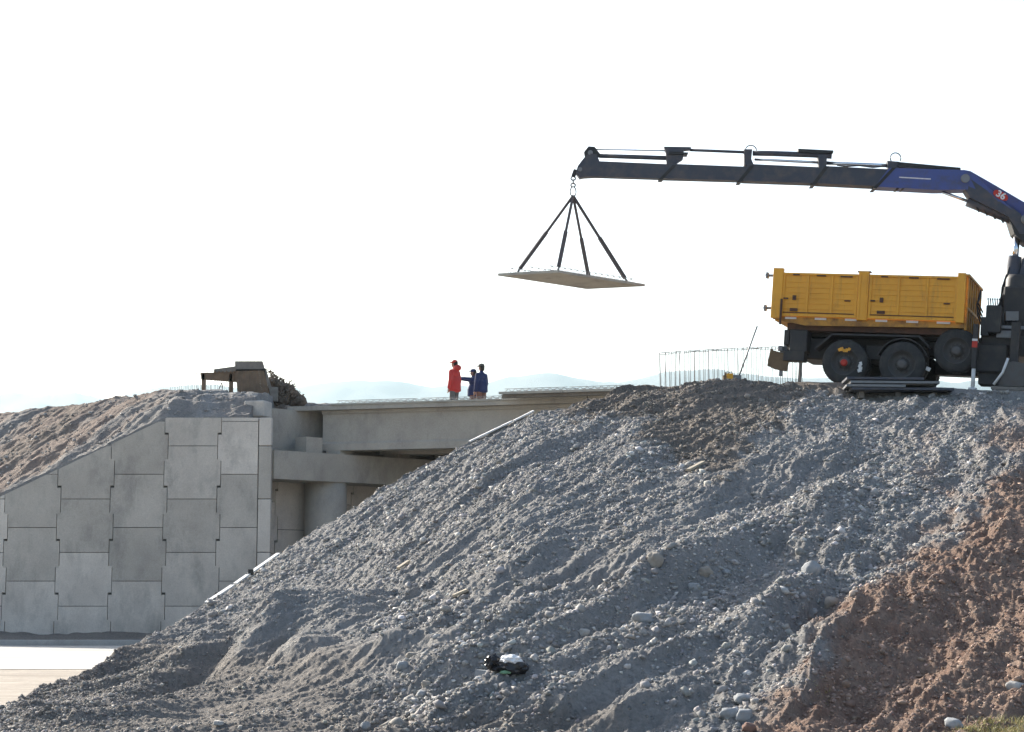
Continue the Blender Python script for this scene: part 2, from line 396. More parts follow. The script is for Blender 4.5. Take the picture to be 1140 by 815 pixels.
# (photo course of the ridge or rill, half width m, height m, one-sided skew)
rills = [
    ([(1150, 430), (1100, 468), (1072, 500), (1040, 545), (1000, 590), (955, 640), (905, 690)], 0.42, -0.50),
    ([(1110, 452), (1060, 492), (1022, 545), (985, 585)], 0.40, 0.30),
    ([(1150, 510), (1090, 560), (1020, 625), (950, 690), (880, 745)], 0.26, 0.22),
    ([(1160, 575), (1080, 620), (1000, 690), (920, 760), (850, 815)], 0.30, 0.22),
    ([(1150, 640), (1060, 715), (960, 800)], 0.30, -0.22),
    ([(1160, 690), (1090, 740), (1000, 815)], 0.25, 0.2),
    ([(880, 470), (800, 505), (720, 545), (640, 590), (560, 640)], 0.35, 0.20),
    ([(790, 500), (735, 540), (690, 562), (655, 590)], 0.45, -0.28),
    ([(930, 520), (840, 560), (740, 600), (650, 640), (560, 680), (470, 715)], 0.28, -0.22),
    ([(960, 540), (870, 590), (770, 630), (690, 665), (600, 705), (500, 735)], 0.28, 0.24),
    ([(860, 610), (790, 640), (720, 665), (640, 700), (560, 735), (470, 770), (420, 775)], 0.42, -0.45),
    ([(760, 596), (700, 625), (640, 650), (560, 690), (500, 712), (440, 730)], 0.24, 0.22),
    ([(940, 640), (860, 680), (790, 720), (700, 760), (620, 795)], 0.25, 0.2),
    ([(900, 625), (840, 652), (780, 690), (700, 725), (640, 750)], 0.35, -0.32),
    ([(960, 600), (900, 660), (840, 710), (760, 765), (690, 812)], 0.25, 0.18),
    ([(700, 430), (660, 455), (620, 480), (560, 520), (500, 560), (440, 600)], 0.35, 0.20),
    ([(720, 460), (660, 490), (600, 530), (540, 580), (480, 620)], 0.45, -0.22),
    ([(620, 600), (540, 625), (450, 655), (380, 680), (300, 700)], 0.25, 0.16),
    ([(580, 610), (500, 640), (420, 670), (350, 690)], 0.3, -0.16),
    ([(560, 745), (500, 765), (440, 785)], 0.12, 0.10), ([(590, 760), (530, 780), (470, 800)], 0.12, 0.10), ([(620, 770), (560, 792), (510, 812)], 0.12, 0.10),
    # secondary heap at lower left with fanned flutes
    ([(40, 800), (120, 788), (180, 772), (230, 754), (262, 738)], 0.26, 0.16),
    ([(60, 806), (150, 796), (215, 780), (265, 760), (300, 740)], 0.22, 0.13),
    ([(90, 812), (180, 802), (255, 788), (310, 768), (345, 748)], 0.26, 0.16),
    ([(50, 803), (135, 792), (198, 776), (248, 757), (282, 739)], 0.16, -0.09),
    ([(75, 809), (165, 799), (235, 784), (288, 764), (322, 744)], 0.16, -0.09),
    ([(185, 742), (235, 730), (290, 728), (340, 736), (372, 750)], 0.85, 0.36),
    ([(385, 735), (405, 755), (420, 770)], 0.5, -0.14),
    ([(150, 752), (190, 738), (225, 722)], 0.4, -0.14),
    ([(180, 806), (270, 796), (340, 784), (400, 770)], 0.45, 0.14),
    ([(250, 815), (330, 800), (420, 790), (520, 796)], 0.5, 0.12),
    ([(0, 806), (80, 808), (160, 812)], 0.4, 0.06),
]
rl = [(pline(p), wd, am) for p, wd, am in rills]
def seg_dist(x, y, P):
    best = np.full(x.shape, 1e9)
    for (x0, y0), (x1, y1) in zip(P[:-1], P[1:]):
        dx, dy = x1 - x0, y1 - y0; L = dx * dx + dy * dy
        t = np.clip(((x - x0) * dx + (y - y0) * dy) / L, 0, 1)
        best = np.minimum(best, np.hypot(x - x0 - t * dx, y - y0 - t * dy))
    return best
HPX, HPY = at(338, 715, 28.3).x, 28.3
def heap(x, y):
    """dumped soil heap at the foot of the bank"""
    dx = x - HPX + .12 * fbm(x * .9, y * .9, 2, 731); dy = y - HPY - .42 * dx * (dx < 0)
    r = np.sqrt((dx / np.where(dx > 0, 1.35, 3.6)) ** 2 + (dy / np.where(dy > 0, 1.9, 2.0)) ** 2)
    h = np.maximum(1.04 - np.sqrt(r * r + .012), 0)
    th = np.arctan2(dy + .3, dx - 1.2)
    return .62 * h + .024 * np.minimum(h * 4, 1) * np.cos(th * 29 + 1.5 * fbm(x * .5, y * .5, 2, 741)) * (dx < .6)
def mound(x, y, fine=True):
    z, t, a, D = base_h(x, y)
    env = ss(-0.02, 0.05, t) * 0.9 + 0.1                       # quieter on the crest and plateau
    front = ss(-0.02, 0.03, t)
    kR = ss(aa(640), aa(980), a); kL = 1 - ss(aa(150), aa(480), a); kM = 1 - kR - kL; kM = np.clip(kM, 0, 1)
    amp = np.interp(a, [A0, aa(200), aa(420), aa(700)], [0.25, 0.35, 0.8, 1.0])
    wx = x + 0.25 * fbm(x * .5, y * .5, 2, 91); wy = y
    st = 0
    for kk, ang, sd in ((kR, math.atan2(-.95, -.36), 5), (kM, math.atan2(-.8, -.6), 25), (kL, math.atan2(-.45, -.9), 45)):
        l, c = rot2(wx, wy, ang)
        st = st + kk * (0.09 * fbm(c * 0.75, l * 0.07, 3, sd) + 0.055 * fbm(c * 2.3, l * 0.18, 3, sd + 9) + 0.035 * fbm(c * 6, l * 1.1, 2, sd + 19) + 0.085 * (1 - np.abs(vnoise(c * 1.25 + .3 * fbm(x * .4, y * .4, 2, 61), l * .09, sd + 3))) ** 5 + 0.06 * (1 - np.abs(vnoise(c * 3.1 + .3 * fbm(x * .6, y * .6, 2, 63), l * .16, sd + 4))) ** 4)
    rz = ss(aa(880), aa(1060), a) * ss(.30, .55, t)
    z = z + front * amp * st * (1 - .55 * rz)
    if fine: z = z + rz * .035 * fbm(x * 4.5, y * 3.5, 3, 381)
    z = z + heap(x, y)
    wob = 0.18 * fbm(x * 1.3, y * 1.3, 2, 71)
    for P, wd, am in rl:
        xs = [p[0] for p in P]; ys = [p[1] for p in P]
        m = (x > min(xs) - 2) & (x < max(xs) + 2) & (y > min(ys) - 2) & (y < max(ys) + 2)
        if not m.any(): continue
        d = seg_dist(x[m] + wob[m] * min(.8, wd / .45) , y[m] + wob[m] * min(.8, wd / .45)  * .6, P)
        q = np.exp(-(d / wd) ** 2 * 0.7) * am * (.72 if wd > .4 else .85) * (1.5 if P[0][0] < -4.5 and P[0][1] < 33 else 1) * (1 - .45 * ss(aa(900), aa(1050), x[m] / y[m])) * (0.75 + 0.35 * vnoise(x[m] * 1.7, y[m] * .9, 77)); z[m] += q * front[m]
    if fine:
        sm_ = 1 - .6 * (1 - ss(aa(330), aa(470), a)) * ss(.12, .3, t)
        z = z + env * 0.06 * fbm(x * 0.45, y * 0.3, 2, 301) * front
        for kk, ang, sd in ((kR, math.atan2(-.95, -.40), 0), (kM, math.atan2(-.8, -.75), 7), (kL, math.atan2(-.42, -.9), 14)):
            lR, cR = rot2(wx, wy, ang)
            z = z + env * sm_ * kk * (0.018 * fbm(cR * 2.2, lR * .25, 3, 311 + sd) + 0.024 * fbm(cR * 5.0, lR * .7, 3, 331 + sd) + 0.024 * fbm(cR * 12, lR * 5, 2, 351 + sd, 0.7))
        z = z + env * sm_ * 0.015 * fbm(x * 14, y * 10, 2, 391, .6)
        z = z + front * 0.02 * np.maximum(fbm(x * 20, y * 16, 2, 371, 0.6), 0)
        back = np.exp(-(t / 0.02) ** 2) * ss(aa(1140, 440), aa(880, 440), a)
        z = z + back * 0.03 * fbm(x * 3.5, y * 3.5, 3, 401) * 2
    return z, t, a, D
def grid_mesh(name, X, Y, Z, attrs, mat, kind='structure'):
    nr, nc = X.shape; me = bpy.data.meshes.new(name)
    co = np.stack([X, Y, Z], -1).reshape(-1, 3).astype(np.float32)
    i = np.arange(nr * nc).reshape(nr, nc)
    q = np.stack([i[:-1, :-1], i[:-1, 1:], i[1:, 1:], i[1:, :-1]], -1).reshape(-1, 4)
    me.vertices.add(len(co)); me.vertices.foreach_set('co', co.ravel())
    me.loops.add(q.size); me.loops.foreach_set('vertex_index', q.ravel().astype(np.int32))
    me.polygons.add(len(q)); me.polygons.foreach_set('loop_start', (np.arange(len(q)) * 4).astype(np.int32))
    me.polygons.foreach_set('use_smooth', np.ones(len(q), bool)); me.update(calc_edges=True); me.validate()
    for k, v in attrs.items():
        at_ = me.attributes.new(k, 'FLOAT', 'POINT'); at_.data.foreach_set('value', v.ravel().astype(np.float32))
    me.materials.append(mat); o = bpy.data.objects.new(name, me); COL.objects.link(o); o['kind'] = kind; return o
# image-like parameters of a place, used only to lay out soil colour
def soil_masks(x, y, z):
    d = y * CP + (z - CAM_Z) * SP; u = -y * SP + (z - CAM_Z) * CP
    px = W_PX / 2 + F_PX * x / d; py = H_PX / 2 - F_PX * u / d
    n = fbm(x * 0.5, y * 0.35, 4, 501) * 30 + fbm(x * 2.6, y * 1.2, 3, 511) * 22 + fbm(x * 9, y * 6, 2, 531) * 12
    edge = np.interp(px, [760, 810, 860, 940, 1030, 1090, 1140, 1300], [900, 835, 785, 685, 590, 535, 480, 400])
    red = ss(-30, 30, py + n - edge)
    l, c = rot2(x, y, math.atan2(-.95, -.36))
    up = ss(1010, 1090, px + n * .6) * ss(450, 480, py) * (1 - ss(640, 700, py))
    red = np.maximum(red, up * ss(-.45, 0.25, fbm(c * 1.1, l * 0.2, 3, 521)) * 0.75)
    brown = ss(-14, 12, -(py + n * .8 - np.interp(px, [560, 640, 700, 760, 800, 850, 900, 940, 990], [420, 462, 470, 500, 520, 480, 445, 425, 380]))) * 0.85
    heap_ = (1 - ss(360, 470, px + n)) * ss(700, 735, py + n * .4); brown = np.maximum(brown, heap_ * 0.5)
    brown = np.maximum(brown, ss(770, 800, py + n * .5) * (1 - ss(600, 760, px)) * .55)
    return red, brown
cols = np.concatenate([np.linspace(aa(-900), aa(-60), 60, endpoint=False), np.linspace(aa(-60), aa(1200), 1120, endpoint=False), np.linspace(aa(1200), aa(2000), 90)])
cD = np.interp(cols, _ta, tD)
u1 = np.linspace(0, 1, 640)
Yf = 17.5; rows = []
Ya = Yf + (cD[None, :] + 0.25 - Yf) * u1[:, None]
yb = np.array([0.06, 0.15, 0.3, 0.6, 1.0, 1.5, 2.2, 3.0, 4.0, 5.0, 5.6, 6.5, 8, 10, 14, 20, 30, 45])
Yb = (cD[None, :] + 0.25) + yb[:, None]
YY = np.concatenate([Ya, Yb]); XX = cols[None, :] * YY
ZZ, TT, AA, DD = mound(XX, YY)
ZZ[0, :] = -0.3; ZZ[-1, :] = -0.4; ZZ[:, 0] = -0.3; ZZ[:, -1] = -0.4
red, brown = soil_masks(XX, YY, ZZ)
grid_mesh('gravel_embankment', XX, YY, ZZ, {'red': red, 'brown': brown}, M['soil'])
def mz(x, y): return float(mound(np.array([float(x)]), np.array([float(y)]))[0][0])

# ------------------------------------------------------------------ stones
def ico():
    import bmesh
    bm = bmesh.new(); bmesh.ops.create_icosphere(bm, subdivisions=1, radius=1.0)
    v = np.array([p.co[:] for p in bm.verts]); f = np.array([[q.index for q in k.verts] for k in bm.faces]); bm.free(); return v, f
IV, IF = ico()
def scatter(name, x, y, z, size, tint, label, nvar=40):
    n = len(x); var = []
    for k in range(nvar):
        v = IV * (1 + RNG.normal(0, 0.27, (len(IV), 1))); v = v * np.array([1, RNG.uniform(.6, 1), RNG.uniform(.45, .8)])
        q = np.array(Euler(RNG.uniform(-.5, .5, 3) + np.array([0, 0, RNG.uniform(0, 6.3)])).to_matrix()); var.append(v @ q.T)
    var = np.array(var)[RNG.integers(0, nvar, n)] * size[:, None, None]
    co = var + np.stack([x, y, z + size * 0.12], -1)[:, None, :]
    me = bpy.data.meshes.new(name); nv = len(IV)
    me.vertices.add(n * nv); me.vertices.foreach_set('co', co.reshape(-1).astype(np.float32))
    f = (IF[None] + (np.arange(n) * nv)[:, None, None]).reshape(-1)
    me.loops.add(len(f)); me.loops.foreach_set('vertex_index', f.astype(np.int32))
    nf = len(f) // 3; me.polygons.add(nf); me.polygons.foreach_set('loop_start', (np.arange(nf) * 3).astype(np.int32)); me.update(calc_edges=True)
    ca = me.attributes.new('tint', 'FLOAT_COLOR', 'POINT')
    c4 = np.concatenate([tint, np.ones((n, 1))], 1); ca.data.foreach_set('color', np.repeat(c4, nv, 0).ravel().astype(np.float32))
    me.materials.append(M['stones']); o = bpy.data.objects.new(name, me); COL.objects.link(o); tag(o, label, 'gravel', kind='stuff'); return o
NS = 175000
sa = RNG.uniform(aa(-40), aa(1190), NS); su = RNG.uniform(0, 1, NS) ** 0.9
sD = np.interp(sa, _ta, tD); sy = 19 + (sD - 19 + .1) * su; sx = sa * sy
keep = (fbm(sx * 0.8, sy * 0.5, 3, 601) + RNG.uniform(-1, 1, NS)) > -0.15 + .6 * ((sx / sy < aa(420)) & (sy < 34))
sx, sy = sx[keep], sy[keep]; sz = mound(sx, sy)[0]; sr, sb = soil_masks(sx, sy, sz)
size = np.clip(RNG.lognormal(math.log(0.0175), 0.52, len(sx)), 0.010, 0.085)
sm2 = (sx / sy < aa(420)) & (sy < 34); size[sm2] = np.minimum(size[sm2] * .7, .04); size *= 1 - .3 * sr
kk = RNG.uniform(0.75, 1.3, len(sx)) ; pale = RNG.uniform(0, 1, len(sx)) > 0.88; kk[pale] *= 1.7
tg = np.array([0.295, 0.278, 0.26]); tr = np.array([0.27, 0.185, 0.14]); tb = np.array([0.18, 0.15, 0.12])
tint = (tg * (1 - sr[:, None]) + tr * sr[:, None]); tint = tint * (1 - sb[:, None]) + tb * sb[:, None]; tint *= kk[:, None]
tint *= 1 + RNG.normal(0, .018, tint.shape)
scatter('gravel', sx, sy, sz, size, np.clip(tint, 0.03, 0.7), 'loose grey gravel and stones strewn over the embankment slope')

# boulders one can tell apart
def boulder(px, py, w_px, asp, mat, label, flat=0.7, rz=0.0, block=False):
    p = hit(px, py, mz, 17.5); r = w_px / 2 / F_PX * p.y
    rr = random.Random(int(px * 7 + py)); m = MB(); import bmesh
    bm = bmesh.new()
    if block:
        bmesh.ops.create_cube(bm, size=1.7); bmesh.ops.subdivide_edges(bm, edges=bm.edges, cuts=2, use_grid_fill=True)
        for v in bm.verts: v.co = v.co * (1 - 0.12 * (abs(v.co.x * v.co.y) + abs(v.co.y * v.co.z) + abs(v.co.x * v.co.z)) / 1.5) * rr.uniform(.93, 1.05)
    else:
        bmesh.ops.create_icosphere(bm, subdivisions=3, radius=1.0)
        off = Vector((px, py, 3.1)); from mathutils import noise as mn
        for v in bm.verts:
            n_ = mn.noise(v.co * 1.5 + off) * .38 + mn.noise(v.co * 3.3 + off) * .16 + mn.noise(v.co * 8 + off) * .04
            q = v.co * (1 + n_); f = max(-0.75, min(0.8, q.z)); v.co = Vector((q.x, q.y * .85, f))
    me = bpy.data.meshes.new('boulder'); bm.to_mesh(me); bm.free()
    me.polygons.foreach_set('use_smooth', [not block] * len(me.polygons)); me.materials.append(M[mat])
    o = bpy.data.objects.new('boulder', me); COL.objects.link(o)
    o.scale = (r, r * .9, r * asp / 0.8); o.rotation_euler = (R(8), R(rr.uniform(-12, 12)), rz)
    o.location = p + Vector((0, 0, r * asp * 0.30)); tag(o, label, 'boulder', 'boulders lying on the gravel slope')
BL = [(729, 627, 20, .9, 'boulder_warm', 'round brownish boulder, upper left of the pair above the long gravel rill'),
      (785, 640, 17, .8, 'boulder_warm', 'rounded tan boulder half sunk in grey gravel below the wooden batten'),
      (903, 638, 24, .8, 'boulder_grey', 'large smooth grey boulder alone on the slope below the parked truck'),
      (773, 656, 13, .8, 'boulder_grey', 'small pale grey boulder just under the rounded tan boulder'),
      (809, 638, 12, .5, 'boulder_grey', 'flat pale stone to the right of the rounded tan boulder'),
      (716, 690, 30, .4, 'boulder_grey', 'long flat grey boulder in the middle of the slope'),
      (650, 706, 13, .7, 'boulder_pale', 'small whitish stone uphill and right of the dumped plastic bag'),
      (537, 756, 24, .62, 'boulder_grey', 'angular grey block touching the left of the dumped plastic bag'),
      (474, 764, 11, .8, 'boulder_warm', 'small upright tan stone at the left end of the dark hollow'),
      (469, 774, 13, .6, 'boulder_grey', 'low grey stone at the foot of the small upright tan stone'),
      (448, 744, 14, .8, 'boulder_grey', 'round dusty stone above the left end of the dark hollow'),
      (459, 732, 14, .6, 'boulder_warm', 'low tan stone uphill of the round dusty stone'),
      (827, 781, 26, .5, 'boulder_grey', 'flat light grey boulder, uppermost of the cluster near the red soil'),
      (811, 797, 22, .6, 'boulder_grey', 'dark grey boulder, lower left of the cluster near the red soil'),
      (829, 799, 20, .7, 'boulder_grey', 'blue grey boulder, lower right of the cluster near the red soil'),
      (834, 812, 18, .6, 'boulder_red', 'reddish boulder at the bottom of the cluster near the red soil'),
      (1062, 809, 24, .55, 'boulder_grey', 'smooth light grey boulder beside the grass tufts'),
      (1131, 767, 20, .6, 'boulder_pale', 'slanted whitish boulder on the red soil above the grass'),
      (1021, 610, 13, .6, 'boulder_pale', 'small pale stone on the edge of the gully near the red soil'),
      (925, 675, 20, .8, 'boulder_warm', 'dark brown clod between grey gravel and red soil'),
      (407, 810, 12, .8, 'boulder_grey', 'small round grey stone at the very foot of the slope'),
      (848, 448, 8, .8, 'boulder_warm', 'small stone on the dark brown soil just under the crest'),
      (638, 752, 12, .6, 'boulder_grey', 'grey stone to the right of the dumped plastic bag'),
      (243, 806, 13, .4, 'boulder_pale', 'flat white stone on the tracked soil at lower left')]
for b in BL: boulder(b[0], b[1], b[2], b[3], b[4], b[5], rz=random.uniform(0, 3), block='angular' in b[5])

# ------------------------------------------------------------------ ground, road
def sheet(name, X, Y, Z, mat):
    return grid_mesh(name, X, Y, Z, {}, mat)
g1 = np.concatenate([-np.geomspace(9000, 40, 26), np.linspace(-34, 34, 90), np.geomspace(40, 9000, 26)])
g2 = np.concatenate([-np.geomspace(9000, 20, 20), np.linspace(-10, 75, 170), np.geomspace(85, 9000, 26)])
GX, GY = np.meshgrid(g1, g2); GZ = -0.02 + 0.035 * fbm(GX * .5, GY * 1.1, 3, 701) * (np.hypot(GX, GY) < 70)
GZ = np.where((GY > 34.5) & (GY < 62), 0.0, GZ)
sheet('ground', GX, GY, GZ, M['dirt'])
# road: runs past the wing wall then swings under the bridge
rd = []
for s in np.linspace(0, 1, 60):
    if s < .55: q = s / .55; x = -70 + q * 62; y = 42.8; dirv = (1, 0)
    else:
        q = (s - .55) / .45; ang = math.radians(47) * min(1, q * 3.2); x, y = rd[-1][0] + math.cos(ang) * 1.9, rd[-1][1] + math.sin(ang) * 1.9; dirv = (math.cos(ang), math.sin(ang))
    rd.append((x, y, dirv))
rX = np.array([[x - d[1] * -o_ * -1 * -1 if False else x + d[1] * o_ for o_ in (-6.8, -3, 0, 3, 6.6)] for x, y, d in rd])
rY = np.array([[y - d[0] * o_ for o_ in (-6.8, -3, 0, 3, 6.6)] for x, y, d in rd])
sheet('road', rX, rY, np.full(rX.shape, 0.008), M['road'])
kb = MB()
for i in range(len(rd) - 1):
    (x0, y0, d0), (x1, y1, d1) = rd[i], rd[i + 1]
    if x1 > 6: break
    o_ = -6.95; kb.bar((x0 + d0[1] * o_, y0 - d0[0] * o_, .06), (x1 + d1[1] * o_, y1 - d1[0] * o_, .06), .16, .18)
tag(kb.build('kerb', M['kerb']), kind='structure')
# low dirt verge at the wall foot
vx = np.linspace(-40, -5.5, 260); vy = np.linspace(50.0, 53.3, 22); VX, VY = np.meshgrid(vx, vy)
VZ = 0.02 + 0.20 * ss(50.0, 52.3, VY) + 0.05 * fbm(VX * 1.6, VY * 1.6, 3, 801)
grid_mesh('verge', VX, VY, VZ, {'red': np.zeros(VX.shape), 'brown': np.full(VX.shape, .6)}, M['soil'])

# ------------------------------------------------------------------ retaining walls
YW = 53.3
zA = at(150, 615, YW).z; zB = at(150, 587.3, YW).z
def clip(poly, a, b, c):
    """keep a*x+b*z<=c"""
    out = []
    for i in range(len(poly)):
        p, q = poly[i], poly[(i + 1) % len(poly)]; fp = a * p[0] + b * p[1] - c; fq = a * q[0] + b * q[1] - c
        if fp <= 0: out.append(p)
        if (fp < 0 < fq) or (fq < 0 < fp):
            t = fp / (fp - fq); out.append((p[0] + (q[0] - p[0]) * t, p[1] + (q[1] - p[1]) * t))
    return out
E, G = 0.05, 0.009
def crossp(x0, x1, zc, eL=E, eR=E):
    h = .75 - G; q = .370
    return [(x0 + eL + G, zc - h), (x1 - eR - G, zc - h), (x1 - eR - G, zc - q), (x1 + eR - G, zc - q), (x1 + eR - G, zc + q), (x1 - eR - G, zc + q),
            (x1 - eR - G, zc + h), (x0 + eL + G, zc + h), (x0 + eL + G, zc + q), (x0 - eL + G, zc + q), (x0 - eL + G, zc - q), (x0 + eL + G, zc - q)]
def panel_wall(root, cols_, clips, O, d, nrm, zbot=-0.3):
    """cols_: (x0,x1,joint z, eL, eR); O origin, d direction, nrm outward normal"""
    d = Vector(d); nrm = Vector(nrm); k = 0
    for x0, x1, zj, eL, eR in cols_:
        z = zj - 1.5 * 4
        while z < 7.5:
            P = crossp(x0, x1, z + .75, eL, eR)
            P = clip(P, 0, -1, -zbot)
            for c in clips:
                if P: P = clip(P, *c)
            z += 1.5
            if len(P) < 3: continue
            xs = [p[0] for p in P]; zs = [p[1] for p in P]
            if (max(xs) - min(xs)) < .08 or (max(zs) - min(zs)) < .08: continue
            off = random.uniform(-.008, .008)
            w3 = [O + d * p[0] + Vector((0, 0, p[1])) + nrm * (0.0 + off) for p in P]
            c = w3[0]; m = MB(); m.prism(w3, nrm * -0.14); o = m.build('panel', M['panel'], root, loc=c)
X_of = lambda px: at(px, 600, YW).x
bd = [X_of(p) for p in (6, 64.5, 123.5, 183, 242.5, 286)]
step = 1.492
left = [bd[0] - step * k for k in range(8, 0, -1)]
allb = left + bd
cols_ = []
for i in range(len(allb) - 1):
    typ = (i - (len(left))) % 2      # column starting at bd[0] is type B
    cols_.append((allb[i], allb[i + 1], zB if typ == 0 else zA, E, 0.0 if i == len(allb) - 2 else E))
ztop = at(240, 465, YW).z; zl = at(0, 553, YW).z; xl = at(0, 553, YW).x; xk = at(186, 465, YW).x
sl = (ztop - zl) / (xk - xl)
wall = empty('retaining_wall', (xk, YW, 0)); 
tag(wall, 'wing retaining wall of interlocking grey concrete panels with a sloping top', 'retaining wall')
wall_children = []
before = set(bpy.data.objects)
panel_wall(wall, cols_, [(0, 1, ztop), (-sl, 1, ztop - sl * xk)], Vector((0, YW, 0)), (1, 0, 0), (0, -1, 0))
# narrow corner pier
XR = at(301.5, 560, YW).x
z = zA - 6
while z < 7:
    z0, z1 = max(z + G, -.3), min(z + 1.5 - G, ztop)
    if z1 - z0 > .1: MB().box(((bd[-1] + XR) / 2 + G, YW + .10, (z0 + z1) / 2), (XR - bd[-1] - 2 * G, .26, z1 - z0)).build('corner_block', M['panel'], wall)
    z += 1.5
bk = MB(); xe = xk - (ztop + .15) / sl
poly = [(xe, -.3), (XR - .03, -.3), (XR - .03, ztop - .05), (xk, ztop - .05), (xe, max(-.2, ztop - .05 + sl * (xe - xk)))]
bk.prism([Vector((x, YW + .10, z_)) for x, z_ in poly], (0, .25, 0)); bk.build('backing', M['joint'], wall)
for o in wall.children: o.location = Vector(o.location) - Vector(wall.location)

# bridge frame
Wd = Vector((.682, .731, 0)); Nn = Vector((.731, -.682, 0)); Dd = Vector((math.cos(R(17)), -math.sin(R(17)), 0))
C0 = Vector((XR + .02, YW + .12, 0))
zcap1 = at(307, 501, 53.5).z; zcap0 = at(307, 533, 53.5).z
ret = empty('abutment_wall', C0 - Nn * 1.35); tag(ret, 'recessed panelled abutment wall in the shade behind the round column', 'retaining wall')
Or = C0 - Nn * 1.35
panel_wall(ret, [(-0.2 + 1.492 * k, -0.2 + 1.492 * (k + 1), zB if k % 2 else zA, E, E) for k in range(0, 12)], [(0, 1, zcap1 + .1)], Or, Wd, Nn)
MB().prism([Or - Nn * .10 + Wd * -.2 + Vector((0, 0, -.3)), Or - Nn * .10 + Wd * 18 + Vector((0, 0, -.3)), Or - Nn * .35 + Wd * 18 + Vector((0, 0, -.3)), Or - Nn * .35 + Wd * -.2 + Vector((0, 0, -.3))], (0, 0, zcap1 + .3)).build('backing', M['joint'], ret)
for o in ret.children: o.location = Vector(o.location) - Vector(ret.location)

def wprism(base, dvec, L, wv, wd_, z0, z1):
    b = Vector(base); return [b + Vector((0, 0, z0)), b + dvec * L + Vector((0, 0, z0)), b + dvec * L + wv * wd_ + Vector((0, 0, z0)), b + wv * wd_ + Vector((0, 0, z0))], (0, 0, z1 - z0)
br = empty('bridge', (0, 0, 0)); tag(br, 'unfinished concrete road bridge on a round column with exposed girders', 'bridge')
Z_ = lambda v, z: Vector((v.x, v.y, z))
m = MB(); m.prism(*wprism(C0 + Wd * .05, Wd, 15, -Nn, 1.3, zcap0, zcap1)); m.build('cap_beam', M['concrete'], br)
zg0 = at(369, 500, 55).z; zg1 = at(369, 455, 55).z
# the back wall
m = MB(); m.prism(*wprism(C0 - Nn * 1.302 + Wd * -.4, Wd, 15.5, -Nn, .5, zcap1 - .4, zg1 + .02)); m.build('back_wall', M['concrete'], br)
# cheek block, catches light at the top of the wing wall
pb = at(286, 452, 54.0)
m = MB(); m.box((at(286, 450, 54.0).x, 54.3, (at(280, 464, 54).z + at(280, 446, 54).z) / 2), (.60, .7, at(280, 446, 54).z - at(280, 464, 54).z), Matrix.Rotation(R(-12), 3, 'Z')); m.build('cheek_block', M['panel'], br)
def on_w(off, px, base=C0):
    """point on the line base+off*(-N) along W seen in the direction of photo column px"""
    a = at(px, 520, 55); a = a.x / a.y; b = base - Nn * off
    t = (a * b.y - b.x) / (Wd.x - a * Wd.y); return b + Wd * t, t
cc, tcol = on_w(.65, 363)
for k in range(3):
    c = cc + Wd * 5.2 * k
    m = MB(); m.tube([Z_(c, -.3), Z_(c, 2), Z_(c, zcap0 + .003)], .62, 40); m.build('column', M['concrete'], br)
pc, _ = on_w(.30, 353)
m = MB(); m.prism(*wprism(pc - Wd * .42, Wd, .62, -Nn, .5, zcap1 + .003, at(353, 487, pc.y).z)); m.build('bearing_block', M['concrete'], br)
g0, tg0 = on_w(.75, 357.5)
LG = 11.8
def girder(base, L):
    hz = zg1 - zg0; wt = .62
    prof = [(0, 0), (-.0, .20), (.05, .26), (.05, hz - .12), (.0, hz - .08), (0, hz), (wt, hz), (wt, hz - .08), (wt - .05, hz - .12), (wt - .05, .26), (wt, .20), (wt, 0)]
    perp = Vector((-Dd.y, Dd.x, 0)); sk = lambda u: Dd * (u * 0.42)
    P = [base + perp * u + sk(u) + Vector((0, 0, zg0 + h)) for u, h in prof]
    return MB().prism(P, Dd * L)
for k in range(5):
    b = g0 + Wd * 2.35 * k
    girder(b, LG).build('girder', M['concrete'], br)
    m = MB(); m.prism(*wprism(b - Dd * .0 + Dd * .0 - Nn * .02, Wd, .5, Nn, .02, zg0 - .12, zg0 - .005))
    pd = b + Dd * .35 + Wd * .25; MB().prism(*wprism(pd - Wd * .25 - Dd * .2, Dd, .45, Wd, .5, zcap1 + .003, zg0 - .002)).build('bearing_block', M['concrete'], br)
# diaphragms between girders, seen in the gap under the near one
for s in (.35, 4.6, 9.2):
    MB().prism(*wprism(g0 + Wd * .55 + Dd * s, Wd, 2.35 * 4, Dd, .3, zg0 + .22, zg1 - .02)).build('diaphragm', M['concrete'], br)
# right abutment (buried)
ra0 = g0 + Dd * (LG - .6); MB().prism(*wprism(ra0 - Wd * .5, Wd, 12, Dd, 1.3, -.3, zg0 - .12)).build('abutment', M['concrete'], br)
MB().prism(*wprism(ra0 + Dd * .7 - Wd * .5, Wd, 12, Dd, .5, zg0 - .12, zg1 + .1)).build('abutment_back_wall', M['concrete'], br)
# deck slab: cast strip on the girders
zd0 = zg1 + .005
pdk = g0 - Wd * .25 - Dd * .9
MB().prism(*wprism(pdk, Dd, LG + 1.2, Wd, 11.5, zd0, zd0 + .13)).build('deck_slab', M['concrete'], br)
zd1 = zd0 + .13

